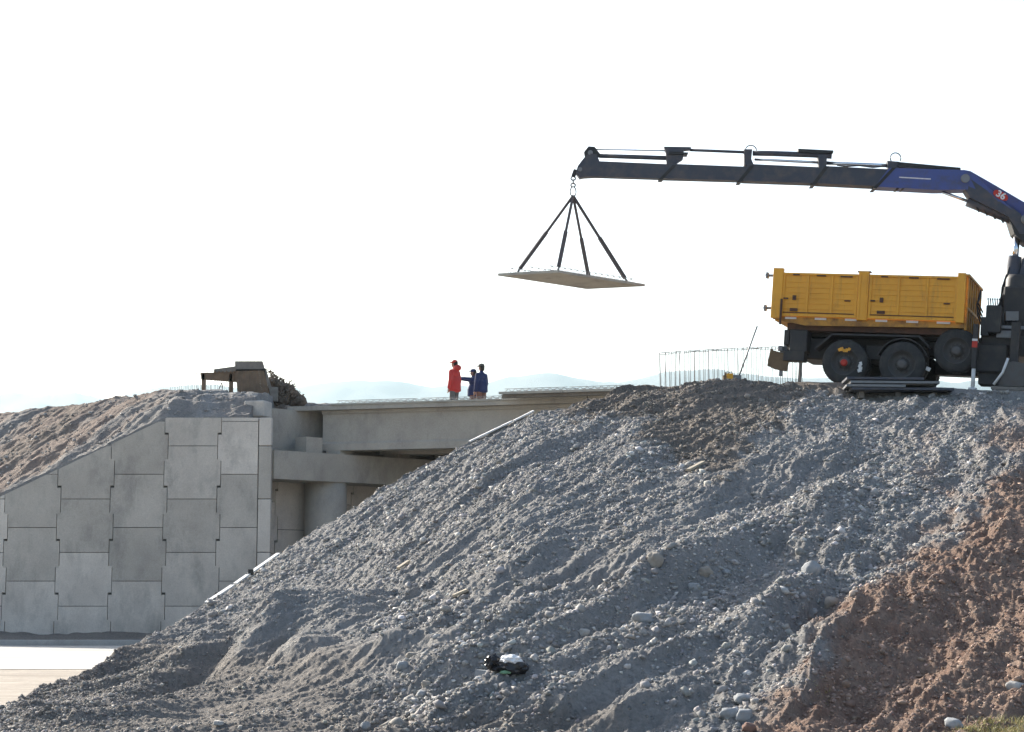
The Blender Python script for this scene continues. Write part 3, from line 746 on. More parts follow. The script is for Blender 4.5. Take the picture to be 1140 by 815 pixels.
# precast planks with lattice girders on top
def lattice(mb, p0, p1, h=.10, wd_=.08, pitch=.2, up=Vector((0, 0, 1))):
    p0, p1 = Vector(p0), Vector(p1); L = (p1 - p0).length; d = (p1 - p0) / L; s = up.cross(d); n = max(2, int(L / pitch))
    mb.tube([p0 + up * h, p1 + up * h], .008, 6)
    for sg in (-1, 1):
        mb.tube([p0 + s * wd_ * .5 * sg + up * .006, p1 + s * wd_ * .5 * sg + up * .006], .005, 5)
        pts = []
        for k in range(n + 1):
            q = p0 + d * (L * k / n); pts.append(q + s * wd_ * .5 * sg + up * .005)
            if k < n: pts.append(p0 + d * (L * (k + .5) / n) + up * h)
        for a, b in zip(pts[:-1], pts[1:]): mb.tube([a, b], .0055, 4, caps=False)
def plank(loc, u, v, th, label, group, nl=3, along_u=True, lh=.10):
    root = empty('precast_plank', loc); tag(root, label, 'concrete plank', group)
    u, v = Vector(u), Vector(v)
    # ragged edges
    rr = random.Random(len(label)); P = []
    def edge(a, b):
        for k in range(5): P.append(Vector(a).lerp(Vector(b), k / 5) + Vector((rr.uniform(-.008, .008), rr.uniform(-.008, .008), 0)))
    edge((0, 0, 0), u); edge(u, u + v); edge(u + v, v); edge(v, (0, 0, 0))
    MB().prism(P, (0, 0, th)).build('slab', M['plank_concrete'], root)
    for k in range(nl):
        f = (k + .5) / nl if nl > 1 else .5
        mb = MB()
        if along_u: lattice(mb, v * f + u * .01 + Vector((0, 0, th)), v * f + u * .99 + Vector((0, 0, th)), h=lh)
        else: lattice(mb, u * f + v * .01 + Vector((0, 0, th)), u * f + v * .99 + Vector((0, 0, th)), h=lh)
        mb.build('lattice_girder', M['rebar'], root)
    return root
px0 = pdk + Dd * 1.4 + Wd * .04
names = ['first', 'second', 'third', 'fourth']
for k in range(4):
    plank(Z_(px0 + Dd * 2.62 * k - Wd * .08, zd1 + .002), Dd * 2.58, Wd * 1.45, .05, ['leftmost precast plank laid along the near bridge edge', 'precast plank on the bridge edge left of the standing people', 'precast plank on the bridge edge just in front of the standing people', 'rightmost low precast plank on the near bridge edge beside the gravel slope'][k], 'precast planks laid on the bridge', 3)
zr = at(600, 443.5, 53).z
pr0 = on_w(0, 555)[0]
a_ = at(555, 443, 53.4)
for k in range(2):
    plank((a_.x + Dd.x * 1.9 * k, a_.y - .3 + Dd.y * 1.9 * k, max(zd1 + .10, at(560, 444, 53).z)), Dd * 1.88, Wd * 1.45, .07, ['upper precast plank on blocks, the one nearer the people', 'upper precast plank whose end touches the gravel mound'][k], 'precast planks raised on the bridge', 3)
MB().bar(Vector((a_.x + .1, a_.y - .1, zd1 + .05)), Vector((a_.x + 3.6 * Dd.x, a_.y - .1 + 3.6 * Dd.y, zd1 + .05)), .12, .096).build('bearer', M['wood_grey']) 
tag(bpy.data.objects['bearer'], 'long timber bearer under the raised precast planks', 'timber'); bpy.data.objects['bearer'].name = 'timber_bearer'

# ------------------------------------------------------------------ left embankment
ex = np.concatenate([np.linspace(-120, -26, 60, endpoint=False), np.linspace(-26, -5.2, 420)]); ey = np.concatenate([np.linspace(YW + .015, 62, 230), np.linspace(62.5, 120, 30)])
EX, EY = np.meshgrid(ex, ey)
def left_h(X, Y):
    wt = np.clip(ztop + .05 + sl * np.minimum(X - xk, 0), -.1, None)
    bx = X; crest = np.interp(bx, [-120, -25, -16, -13.5, -11, -8, -5], [7.3, 7.2, 7.1, 7.15, 7.3, 7.25, 7.2])
    slp = np.interp(bx, [-20, -10, -8], [.56, .56, .58])
    z = wt + (Y - YW - .03) * slp + .05 * fbm(X * 2.2, Y * 2.2, 3, 961)
    z = -np.log(np.exp(-z * 5) + np.exp(-crest * 5)) / 5
    l, c = rot2(X, Y, math.atan2(-.6, -.8)); f = ss(-.3, .25, Y - YW) * .7
    z = z + f * (0.10 * fbm(c * 1.2, l * .2, 3, 901) + .05 * fbm(c * 3.5, l * .8, 3, 911) + .05 * fbm(X * 3, Y * 3, 3, 921) + .02 * fbm(X * 9, Y * 9, 2, 931))
    # stops behind the recessed abutment wall and under the deck
    q = (X - Or.x) * Nn.x + (Y - Or.y) * Nn.y; z = np.where((q > -.45) & (X > -7.4), np.minimum(z, -.2), z)
    z = np.where((q > -2.2) & (q <= -.45) & (X > -7.2), np.minimum(z, zg1 - .02), z)
    return z
EZ = left_h(EX, EY); EZ[0, :] -= 0.16
l_, c_ = rot2(EX, EY, math.atan2(-.6, -.8))
redL = ss(-.35, .45, fbm(c_ * .8, l_ * .12, 4, 941) + .25) * (1 - ss(-11, -8.5, EX)) * .72 * ss(.1, .7, EY - YW + .4 * fbm(EX * 1.3, EY, 2, 971))
grid_mesh('earth_embankment', EX, EY, EZ, {'red': redL, 'brown': ss(0, .6, fbm(EX * .5, EY * .5, 3, 951)) * .35 + .25 * (EX < -9)}, M['soil'])
n = 1500; qx = RNG.uniform(-20, -6.5, n); qy = YW + .3 + RNG.uniform(0, 1, n) ** 1.2 * 5; qz = left_h(qx, qy); k_ = qz > 0.3
qs = np.clip(RNG.lognormal(math.log(.026), .5, n), .014, .09)
scatter('pebbles', qx[k_], qy[k_], qz[k_], qs[k_], np.array([[.27, .25, .23]]) * RNG.uniform(.7, 1.5, (k_.sum(), 1)), 'loose stones on the far embankment above the panel wall')
def lz(x, y): return float(left_h(np.array([x]), np.array([y]))[0])

# ------------------------------------------------------------------ mountains and haze
mp = [(-2600, 452), (-1200, 438), (-500, 432), (-100, 440), (0, 437), (50, 433), (110, 437), (180, 429), (225, 424), (300, 432), (340, 427), (375, 420), (400, 419), (440, 424), (480, 428), (530, 423), (585, 416), (620, 416), (655, 420), (690, 424), (715, 420), (740, 413), (800, 409), (840, 415), (900, 420), (1000, 416), (1100, 424), (1300, 415), (1800, 430), (3400, 450)]
YM = 6500; mx = np.array([at(p[0], 420, YM).x for p in mp]); mh = np.array([at(p[0], p[1], YM).z for p in mp])
MX = np.linspace(mx[0], mx[-1], 700); MY = np.linspace(YM - 1700, YM + 900, 60); QX, QY = np.meshgrid(MX, MY)
hh = np.interp(QX, mx, mh); pf = np.clip(1 - np.abs(QY - YM) / np.where(QY < YM, 1700, 900), 0, 1) ** 1.25
QZ = -8 + (hh + 8) * pf + 60 * fbm(QX * .002, QY * .002, 4, 31) * pf * (1 - pf) * 3 + 10 * fbm(QX * .008, QY * .008, 3, 41) * pf
grid_mesh('mountains', QX, QY, QZ, {}, M['mountain'])
hz = MB(); HX, HT = 9600, float(max(QZ.max(), 700)) + 25
hz.v = [(sx * HX, sy * HX, z_) for z_ in (-12, HT) for sx, sy in ((-1, -1), (1, -1), (1, 1), (-1, 1))]
hz.f = [(3, 2, 1, 0), (4, 5, 6, 7), (0, 1, 5, 4), (1, 2, 6, 5), (2, 3, 7, 6), (3, 0, 4, 7)]; hz.sm = [False] * 6
hm = bpy.data.materials.new('haze_air'); hm.use_nodes = True; ht = hm.node_tree; ht.nodes.clear()
pv = ht.nodes.new('ShaderNodeVolumePrincipled'); ou = ht.nodes.new('ShaderNodeOutputMaterial'); ht.links.new(pv.outputs[0], ou.inputs['Volume'])
pv.inputs['Color'].default_value = (0.70, 0.90, 1.0, 1); pv.inputs['Density'].default_value = 0.00009; pv.inputs['Anisotropy'].default_value = 0.35
ho = hz.build('haze', hm); tag(ho, 'pale haze hanging over the plain and mountains', 'haze', kind='stuff')

# ------------------------------------------------------------------ the crane truck
truck = empty('crane_truck', TRK_O, (0, TILT, YAW)); tag(truck, 'dump truck with worn yellow body and a blue folding loader crane', 'truck')
TM = Matrix.Translation(TRK_O) @ TRK_R.to_4x4(); TI = TM.inverted()
def Wl(p): return TI @ Vector(p)
xr, xf_, yn, yf = -4.26, 0.14, -1.2, 1.2; zb, zt = 1.50, 2.55
tub = empty('dump_body'); tub.parent = truck
# floor and side/end plates of the tub
m = MB()
m.box(((xr + xf_) / 2, 0, 1.47), (4.26, 2.30, .10))
m.build('floor', M['yellow'], tub)
for sg, y in ((-1, yn), (1, yf)):
    for (a, b) in ((xr + .22, -2.28), (-2.02, xf_ - .17)):
        m = MB(); L = b - a
        m.box(((a + b) / 2, y - sg * 0.00, (zb + zt) / 2 + .02), (L, .045, zt - zb - .06))
        nrib = 3; bw = L / nrib
        for i in range(6):       # shallow horizontal pressings
            pass
        m.build('side_board', M['yellow'], tub)
        m = MB()
        yy = y + sg * .032
        for i in range(nrib + 1): m.box((a + .03 + (L - .06) * i / nrib, yy, (zb + zt) / 2 + .02), (.05 if 0 < i < nrib else .06, .035, zt - zb - .1))
        m.box(((a + b) / 2, yy, zt - .03), (L, .05, .05)); m.box(((a + b) / 2, yy, zb + .06), (L, .05, .06))
        for i in range(1, 7): m.box(((a + b) / 2, y + sg * .026, zb + .09 + (zt - zb - .18) * i / 7), (L - .08, .022, .022))
        m.build('board_ribs', M['yellow'], tub)
        def rust(c, size):
            mm = MB(); mm.box(c, size, ch=.003); mm.build('latch' if size[1] > .02 else 'rust_patch', M['rust'], tub)
        rust(((a + b) / 2, y + sg * .05, zb + .115), (L - .1, .012, .02))
        for i in range(nrib):
            rust((a + .14 + i * bw + bw * .3, y + sg * .054, zt - .05 - .01 * i), (.16 + .06 * i, .012, .035))
        rust((a + .30, y + sg * .055, zb + .46), (.08, .03, .11)); rust((a + .10, y + sg * .05, zb + .44), (.11, .025, .035)); rust((b - .22, y + sg * .05, zb + .42), (.14, .022, .03)); rust((a + .3, y + sg * .05, zb + .18), (.18, .022, .07))
for sg, y in ((-1, yn), (1, yf)):
    for x, wd_, nme in ((xr + .11, .24, 0), (-2.15, .24, 1), (xf_ - .085, .18, 2)):
        m = MB(); m.box((x, y + sg * .02, (zb + zt) / 2 + .005 + (.03 if nme != 1 else .02)), (wd_, .12, zt - zb + .08 + (.04 if nme == 0 else 0)))
        if nme == 1:
            for dx in (-.07, .07): m.box((x + dx, y + sg * .085, (zb + zt) / 2), (.025, .02, zt - zb - .02))
        m.build('stake_post', M['yellow'], tub)
    for c_, z_, n__ in (((-2.15, y, zt + .055), (.30, .14, .03), 'post_cap'), ((xr + .235, y + sg * .095, zb + .12), (.05, .03, .6), 'hinge_bar'), ((xf_ - .1, y, zt + .062), (.14, .12, .025), 'post_cap')):
        m = MB(); m.box(c_, z_); m.build(n__, M['rust'], tub)
# end walls
m = MB(); m.box((xr + .02, 0, (zb + zt) / 2 + .03), (.06, 2.25, zt - zb + .0))
for k in range(4): m.box((xr - .03, -.85 + .567 * k, (zb + zt) / 2 + .03), (.05, .07, zt - zb - .05))
m.build('tailgate', M['yellow'], tub)
m = MB(); m.box((xf_ - .03, 0, (zb + zt) / 2 + .03), (.06, 2.25, zt - zb + .05)); m.build('headboard', M['yellow_worn'], tub)
m = MB()
for k in range(7): m.box((xf_ + .03, -1.08 + .36 * k, (zb + zt) / 2 - .05), (.06, .07, zt - zb + .2))
m.box((xf_ + .035, 0, zt + .04), (.09, 2.35, .05)); m.box((xf_ + .035, 0, zb + .35), (.065, 2.35, .05))
m.build('headboard_ribs', M['yellow_worn'], tub)
# hinge lugs at the tail
for sg in (-1, 1):
    for z0 in (zt - .06, zb + .22):
        m = MB(); m.box((xr - .12, sg * 1.08, z0), (.22, .07, .05)); m.box((xr - .19, sg * 1.08, z0), (.05, .12, .14)); m.lathe((xr - .19, sg * 1.08 - .08, z0), (0, 1, 0), [(0, .035), (.16, .035)], 12); m.build('tail_hinge', M['greymetal'], tub)
# lower skirt, sloped at tail, with reflector strips
skirt = [(xr + .02, zb + .02), (xr + .02, zb - .04), (xr + .8, zb - .17), (xf_, zb - .11), (xf_, zb + .02)]
for sg in (-1, 1):
    m = MB(); m.prism([Vector((x, sg * 1.17, z)) for x, z in skirt], (0, sg * -.05, 0)); m.build('skirt', M['yellow_worn'], tub)
    for k in range(6):
        L = .30 if k == 5 else .27
        m = MB(); m.box((xr + .45 + k * .70, sg * 1.176 + sg * .008, zb + .005 - .012), (L, .008, .05), ch=.002)
        m.build('reflector_strip', M['white'], tub)
m = MB(); m.box(((xr + xf_) / 2 + .1, 0, zb - .19), (3.9, 2.1, .16)); m.build('underframe', M['rust'], tub)
# chassis
ch = MB()
for sg in (-1, 1): ch.box((-.6, sg * .42, .98), (7.0, .10, .30))
for x in (-4.0, -2.05, -.6, .5, 1.6): ch.box((x, 0, .98), (.14, .85, .2))
ch.box((-2.1, 0, 1.22), (3.8, 1.2, .14)); ch.build('chassis', M['black'], truck)
# dark side boxes, mudguards
m = MB()
def arc_guard(cx_, cz, r, y0, y1, a0=25, a1=155, n=12):
    out = []
    for k in range(n + 1):
        t = math.radians(a0 + (a1 - a0) * k / n); out.append((cx_ + r * math.cos(t), cz + r * math.sin(t)))
    inn = [(cx_ + (x - cx_) * (r - .025) / r, cz + (z - cz) * (r - .025) / r) for x, z in reversed(out)]
    return [Vector((x, y0, z)) for x, z in out + inn], (0, y1 - y0, 0)
WX = (-2.50, -1.19); WR = .52
for sg in (-1, 1):
    m = MB(); y0, y1 = (sg * 1.17, sg * .72)
    P = [(x + .19, z) for x, z in [(-3.42, .80), (-3.02, 1.17), (-1.02, 1.19), (-.78, .95), (-.80, .92), (-1.04, 1.15), (-3.0, 1.13), (-3.39, .78)]]
    m.prism([Vector((x, y0, z)) for x, z in P], (0, y1 - y0, 0))
    m.prism(*arc_guard(WX[1], WR, .60, y0, y1, 20, 160))
    m.build('mudguard', M['black'], truck)
m = MB(); m.box((-3.62, -.85, .98), (.42, .5, .52)); m.box((-3.62, .85, .98), (.42, .5, .52)); m.box((-3.9, 0, 1.05), (.12, 2.2, .35)); m.box((-3.7, -.95, .62), (.5, .35, .25)); m.build('tool_box', M['black'], truck)
m = MB(); m.box((-1.85, 0, .80), (.5, 1.6, .35)); m.tube([(WX[0], -1.0, .52), (WX[0], 1.0, .52)], .10, 14); m.tube([(WX[1], -1.0, .52), (WX[1], 1.0, .52)], .10, 14)
m.box((WX[0], 0, .55), (.4, .45, .42)); m.box((WX[1], 0, .55), (.4, .45, .42)); m.box((-.95, -.6, .75), (.5, .5, .5)); m.box((-.2, .75, .75), (1.0, .5, .55)); m.box((-3.2, 0, .85), (.9, 1.4, .5)); m.build('axles', M['black'], truck)
m = MB(); m.box((-4.02, 0, .78), (.10, 2.3, .12)); 
for sg in (-1, 1): m.box((-3.95, sg * .9, .93), (.08, .08, .35)); m.box((-4.0, sg * 1.0, .45), (.07, .10, .62))
m.build('rear_bumper', M['greymetal'], truck)
# mud flap swinging out behind on its bar
m = MB(); m.tube([(-3.9, -1.0, .66), (-4.25, -1.05, .70)], .025, 8); m.build('flap_bar', M['rust'], truck)
m = MB(); P = [(-4.09 + (x + 4.45) * .85, .50 + (z - .45) * .9) for x, z in [(-4.10, .60), (-4.66, .73), (-4.72, .30), (-4.52, .22), (-4.17, .17)]]; m.prism([Vector((x, -1.08, z)) for x, z in P], (0, .05, 0)); m.box((-4.24, -1.055, .70), (.05, .07, .12)); m.build('mud_flap', M['flap'], truck)
def wheel(name, c, out, dual=True, r=WR, spare=False):
    o = Vector((0, out, 0)); c = Vector(c); w_ = .30
    root = empty(name, c); root.parent = truck
    def t(off):
        m = MB(); k = [(off, r * .60), (off, r * .80), (off + .02, r * .95), (off + .055, r), (off + w_ - .055, r), (off + w_ - .02, r * .95), (off + w_, r * .80), (off + w_, r * .60)]
        m.lathe((0, 0, 0), (0, -out, 0), k, 40, cap0=False, cap1=False)
        for q in range(44):
            a = 2 * math.pi * q / 44
            rt = Matrix.Rotation(a, 3, 'Y'); m.box(rt @ Vector((r - .004, 0, 0)) + Vector((0, -out * (off + w_ / 2), 0)), (.022, w_ - .11, .035), rt)
        return m
    m = t(0)
    if dual: m2 = t(.33); m.add(m2.v, m2.f, True)
    m.build('tyre', M['rubber'], root)
    m = MB(); m.lathe((0, 0, 0), (0, -out, 0), [(.015, r * .605), (.03, r * .56), (.12, r * .52), (.15, r * .40), (.15, r * .26), (.06, r * .24), (.0, r * .22), (-.02, r * .12)], 32, cap0=False)
    for q in range(10):
        a = 2 * math.pi * q / 10; m.lathe((math.cos(a) * r * .33, -out * .14, math.sin(a) * r * .33), (0, out, 0), [(0, .022), (.05, .02)], 6, False)
    m.build('rim', M['rim'], root)
    return root
for x in WX:
    for sg in (-1, 1): wheel('wheel', (x, sg * 1.18, WR), sg)
sp_ = wheel('spare_wheel', (.0, -1.14, .88), -1, dual=False, r=.50)
# things seen on the rear wheel: hub with red cap, rags
m = MB(); m.lathe((WX[0] - .0, -1.165, WR - .02), (0, -1, 0), [(0, .085), (.06, .08), (.09, .05)], 16); m.build('hub_cap', M['redpaint'], truck)
m = MB()
for k in range(5): m.box((WX[0] - .12 + k * .055, -1.20, WR + .27 + .02 * math.sin(k * 2)), (.06, .03, .07 + .015 * (k % 2)), Matrix.Rotation(-.5 + .25 * k, 3, 'Y'))
m.build('rag', M['yellow'], truck)
m = MB()
for k in range(4): m.box((WX[0] + .37 + .015 * (k % 2), -1.21, .33 + k * .055), (.09 - .01 * k, .03, .07), Matrix.Rotation(.3 * (k % 3 - 1), 3, 'Y'))
m.build('rag', M['white'], truck)
m = MB(); m.box((-.62, -1.0, .45), (.10, .06, .09), Matrix.Rotation(.4, 3, 'Y')); m.build('marker_plate', M['white'], truck)
# subframe of crane, tanks, control block
m = MB(); m.box((1.05, 0, 1.05), (1.1, 1.9, .45)); m.box((.75, -.75, .75), (.75, .6, .65)); m.box((.82, -.7, .36), (.66, .5, .42)); m.box((1.0, -.4, 1.35), (.9, .9, .3)); m.box((.55, .6, 1.0), (.5, .8, .7)); m.build('crane_base', M['black'], truck)
m = MB(); m.box((.78, -1.02, 1.62), (.34, .28, .62)); m.box((.60, -1.05, 1.45), (.18, .2, .42))
for k in range(6): m.tube([(.66 + .05 * k, -1.1, 1.9), (.64 + .05 * k, -1.14, 2.06)], .012, 6); m.ball((.64 + .05 * k, -1.14, 2.07), .02, n=8, m_=5)
for k in range(4): m.tube([(.5, -1.0 + .05 * k, 1.5 + .1 * k), (.42, -1.05, 1.7 + .09 * k), (.38, -1.0, 1.95), (.44, -.9, 2.15 + .05 * k)], .018, 6)
m.build('control_block', M['hose'], truck)
m = MB(); m.lathe((1.15, -.25, 1.45), (0, 0, 1), [(0, .36), (.12, .36), (.14, .30), (.5, .28), (1.2, .25), (1.3, .2)], 24); m.box((1.15, -.25, 2.0), (.5, .62, .9)); m.build('crane_column', M['black'], truck)
m = MB(); m.box((1.12, -1.02, 1.46), (.75, .06, .07)); m.box((1.05, -1.02, 1.30), (.40, .05, .16)); m.build('crane_rail', M['greymetal'], truck)
# outriggers
def outrigger(px, y_loc, zfoot):
    pass
og = empty('outrigger'); og.parent = truck; xo = .42
m = MB(); m.box((xo, -1.22, .98), (.11, .12, 1.0)); m.build('leg', M['black'], og)
m = MB(); m.box((xo, -1.285, 1.02), (.12, .012, .14)); m.build('red_band', M['redpaint'], og)
m = MB(); m.box((xo, -1.286, 1.12), (.12, .012, .05)); m.build('white_band', M['white'], og)
m = MB(); m.tube([(xo, -1.22, .50), (xo, -1.22, .06)], .045, 12); m.lathe((xo, -1.22, .05), (0, 0, -1), [(0, .09), (.045, .10), (.05, .09)], 16); m.build('foot', M['white'], og)
og2 = empty('outrigger'); og2.parent = truck; xo = 1.30
m = MB(); m.box((xo, -1.30, .98), (.18, .18, 1.1)); m.box((xo, -.9, 1.05), (.16, .8, .16)); m.build('leg', M['black'], og2)
m = MB(); P = [(xo - .30, .11), (xo - .14, .62), (xo - .02, .66), (xo + .30, .62), (xo + .42, .11)]; m.prism([Vector((x, -1.40, z)) for x, z in P], (0, .2, 0)); m.build('foot', M['rim'], og2)
m = MB(); m.tube([(xo - .40, -1.44, .12), (xo - .22, -1.43, .40), (xo - .12, -1.42, .72)], .03, 8); m.build('hose', M['white'], og2)
# boom: laid out in metres from measured places
def BP(px, py, Y=None):
    if Y is None: Y = np.interp(px, [640, 1150], [44.8, 42.75])
    return at(px, py, float(Y))
boom = empty('crane_boom'); boom.parent = truck
def wplate(poly, wd_, name, mat, parent=None, dy=0.0):
    """prism from photo outline; every point at boom distance, real width wd_ across"""
    b = Vector((.0, 1, 0)); P = [BP(*p) - b * (wd_ / 2) + b * dy for p in poly]; m = MB(); m.prism(P, b * wd_)
    return m.build(name, M[mat], parent or boom, xf=TI)
def wtube(pts, r, name, mat, dy=0.0, n=12, parent=None):
    m = MB(); m.tube([BP(*p) + Vector((0, dy, 0)) for p in pts], r, n); return m.build(name, M[mat], parent or boom, xf=TI)
wplate([(655, 180), (747, 184), (747, 200), (650, 197)], .22, 'extension_section', 'boom')
wplate([(744, 183.5), (834, 187), (834, 202.5), (737, 199.8)], .26, 'extension_section', 'boom')
wplate([(832, 184), (918, 188), (918, 206), (826, 202.8)], .31, 'extension_section', 'boom')
wplate([(915, 186.5), (992, 190.5), (988, 209.6), (908, 205.8)], .36, 'extension_section', 'boom')
wplate([(988, 189), (1072, 191.5), (1078, 196), (1075, 213), (1040, 213.5), (972, 209.8)], .42, 'outer_boom', 'blue')
for (x0, y0), (x1, y1), wd_ in (((734, 201), (750, 185.5), .30), ((821, 204), (836.5, 186), .35), ((903, 207.5), (919, 187), .40), ((971, 211.5), (993, 189), .45)):
    wplate([(x0 - 1.5, y0 + .5), (x0 + 3, y0 + .5), (x1 + 2.5, y1), (x1 - 2, y1)], wd_, 'collar', 'hose')
# boom head
wplate([(641, 193), (643, 186), (649, 178), (655, 172), (664, 173), (667, 180), (668, 197), (650, 198), (645, 199)], .24, 'boom_head', 'boom')
wplate([(650, 170), (655, 163.5), (662, 164), (668, 172), (664, 180), (652, 180)], .12, 'boom_head', 'hose')
m = MB(); m.lathe(BP(645.5, 190) - Vector((0, .17, 0)), (0, 1, 0), [(0, .05), (.34, .05)], 14); m.build('pin', M['greymetal'], boom, xf=TI); m = MB(); m.lathe(BP(657, 171) - Vector((0, .12, 0)), (0, 1, 0), [(0, .06), (.24, .06)], 14); m.build('pin', M['greymetal'], boom, xf=TI)
# extension cylinders and hose rails above
wtube([(655, 166), (745, 168)], .018, 'chrome_rod', 'chrome'); wtube([(667, 173.5), (742, 176)], .055, 'cylinder', 'boom')
wplate([(739, 164), (769, 164.5), (769, 167), (761, 168), (760, 178), (752, 183), (742, 183), (741, 170)], .16, 'bracket', 'boom')
wplate([(744, 170), (766, 171), (765, 173.5), (744, 173)], .26, 'bracket', 'hose')
wtube([(768, 167), (829, 169.5)], .035, 'cylinder', 'boom'); wplate([(828, 167), (837, 167), (836, 178), (839, 185), (828, 185)], .18, 'bracket', 'boom')
wtube([(840, 177.5), (912, 181)], .032, 'chrome_rod', 'chrome'); 
wtube([(838, 170.5), (860, 171), (905, 172.5), (926, 174)], .065, 'cylinder', 'boom', n=14)
wplate([(888, 166.5), (927, 168.5), (927, 171), (905, 172), (888, 170)], .2, 'bracket', 'hose')
wplate([(910, 173), (920, 174), (919, 190), (911, 190)], .2, 'bracket', 'boom')
wtube([(919, 181.5), (990, 184.5)], .045, 'chrome_rod', 'chrome'); wtube([(930, 186), (940, 187.5), (955, 186.5), (970, 188.5), (985, 187)], .016, 'hose', 'hose', dy=-.2)
wplate([(987, 180), (1000, 181), (999, 191), (988, 190)], .2, 'bracket', 'boom')
wplate([(998, 181.5), (1068, 188), (1068, 190.5), (998, 187)], .26, 'hose_tray', 'hose')
def ring(px, py, rx, name):
    m = MB(); c = BP(px, py); s = c.y / F_PX; pts = [c + Vector((math.cos(t) * rx * s, 0, math.sin(t) * rx * s)) for t in np.linspace(-.6, math.pi + .6, 16)]
    m.tube(pts, .014, 6); m.build('hose_loop', M['hose'], boom, xf=TI)
ring(997, 176, 6, 'a'); ring(836, 168, 6.5, 'b')
m = MB(); m.lathe(BP(1072, 201) - Vector((0, .26, 0)), (0, 1, 0), [(0, .10), (.52, .10)], 18); m.build('pin', M['greymetal'], boom, xf=TI); m = MB(); m.lathe(BP(1140, 246) - Vector((0, .28, 0)), (0, 1, 0), [(0, .12), (.56, .12)], 18); m.build('pin', M['greymetal'], boom, xf=TI)
for px in (998, 1004, 1015): 
    m = MB(); m.lathe(BP(px, 210.5) - Vector((0, .2, 0)), (0, 1, 0), [(0, .035), (.4, .035)], 10); m.build('pin', M['hose'], boom, xf=TI)
# inner arm with the knuckle
wplate([(1070, 191), (1078, 192.5), (1100, 205), (1141, 229), (1190, 257), (1200, 300), (1176, 330), (1150, 262), (1130, 240), (1105, 224), (1082, 213), (1070, 205)], .40, 'inner_boom', 'blue')
wplate([(1066, 203), (1076, 199), (1104, 219), (1134, 240), (1141, 262), (1133, 262), (1120, 243), (1078, 222)], .30, 'link_arm', 'boom', dy=-.05)
wtube([(1049, 213.8), (1080, 225)], .035, 'chrome_rod', 'chrome'); wtube([(1077, 224), (1137, 248)], .125, 'cylinder', 'boom', n=18)
for i in range(4): wtube([(1086 + i * 9, 232 + i * 4), (1089 + i * 9, 237 + i * 4)], .02, 'fitting', 'hose', dy=-.1)
wplate([(1120, 240), (1142, 246), (1150, 272), (1141, 274), (1127, 262)], .36, 'knuckle_plate', 'hose')
wtube([(1132, 264), (1130, 290)], .075, 'chrome_rod', 'chrome'); wtube([(1130, 286), (1119, 352)], .155, 'cylinder', 'boom', n=18)
wplate([(1140, 283), (1152, 262), (1176, 300), (1150, 372), (1120, 372), (1122, 345)], .42, 'main_arm', 'boom', dy=.12)
wplate([(1146, 330), (1150, 300), (1172, 300), (1166, 372), (1130, 372)], .3, 'main_arm', 'blue', dy=-.25)
wtube([(1117, 308), (1112, 322), (1110, 345), (1112, 360)], .022, 'hose', 'hose', dy=-.3); wtube([(1120, 300), (1115, 318), (1115, 350)], .02, 'hose', 'hose', dy=-.3); wtube([(1106, 352), (1110, 335), (1115, 318)], .015, 'hose', 'hose', dy=-.3)
wtube([(1124, 336), (1132, 338), (1141, 343), (1148, 352)], .09, 'duct', 'wood_pale', dy=-.35)
for i in range(5): wtube([(1104 + i * 4, 352 + i), (1102 + i * 5, 366), (1106 + i * 4, 380), (1112 + i * 3, 392)], .018, 'hose', 'hose', dy=-.75)
wplate([(1110, 352), (1124, 352), (1124, 362), (1110, 362)], .12, 'valve_bank', 'greymetal', dy=-.72)
wplate([(1126, 388), (1142, 390), (1142, 393), (1126, 392)], .1, 'bracket', 'greymetal', dy=-.85)
# badge: red plate with white figures, on the near side of the inner arm
ang = math.atan2(229 - 205, 1141 - 1100)
bc = BP(1111.5, 219.5) + Vector((0, -.215, 0)); s = bc.y / F_PX
bx = Vector((math.cos(-ang), 0, math.sin(-ang))); bz = Vector((-bx.z, 0, bx.x))
m = MB(); oval = [bc + bx * (9.0 * s * math.cos(t)) + bz * (4.4 * s * (abs(math.sin(t)) ** .7) * (1 if math.sin(t) > 0 else -1)) for t in np.linspace(0, 2 * math.pi, 24, endpoint=False)]
m.prism(oval, (0, .02, 0)); badge = m.build('badge', M['redpaint'], boom, xf=TI)
fc = bpy.data.curves.new('badge_lettering', 'FONT'); fc.body = '36'; fc.size = .22; fc.extrude = .004; fc.offset = .006; fc.align_x = 'CENTER'; fc.align_y = 'CENTER'
fo = bpy.data.objects.new('tmp', fc); COL.objects.link(fo); bpy.context.view_layer.update()
dg = bpy.context.evaluated_depsgraph_get(); me = bpy.data.meshes.new_from_object(fo.evaluated_get(dg)); COL.objects.unlink(fo)
rotm = Matrix((bx, bz, bx.cross(bz))).transposed().to_4x4(); me.transform(TI @ Matrix.Translation(bc + Vector((0, -.006, 0))) @ rotm)
me.materials.clear(); me.materials.append(M['white']); lo = bpy.data.objects.new('lettering', me); COL.objects.link(lo); lo.parent = boom
# thin white script line on the outer boom
m = MB(); m.bar(BP(999, 199.5) + Vector((0, -.213, 0)), BP(1034, 201.5) + Vector((0, -.213, 0)), .004, .025); m.build('stripe', M['white'], boom, xf=TI)
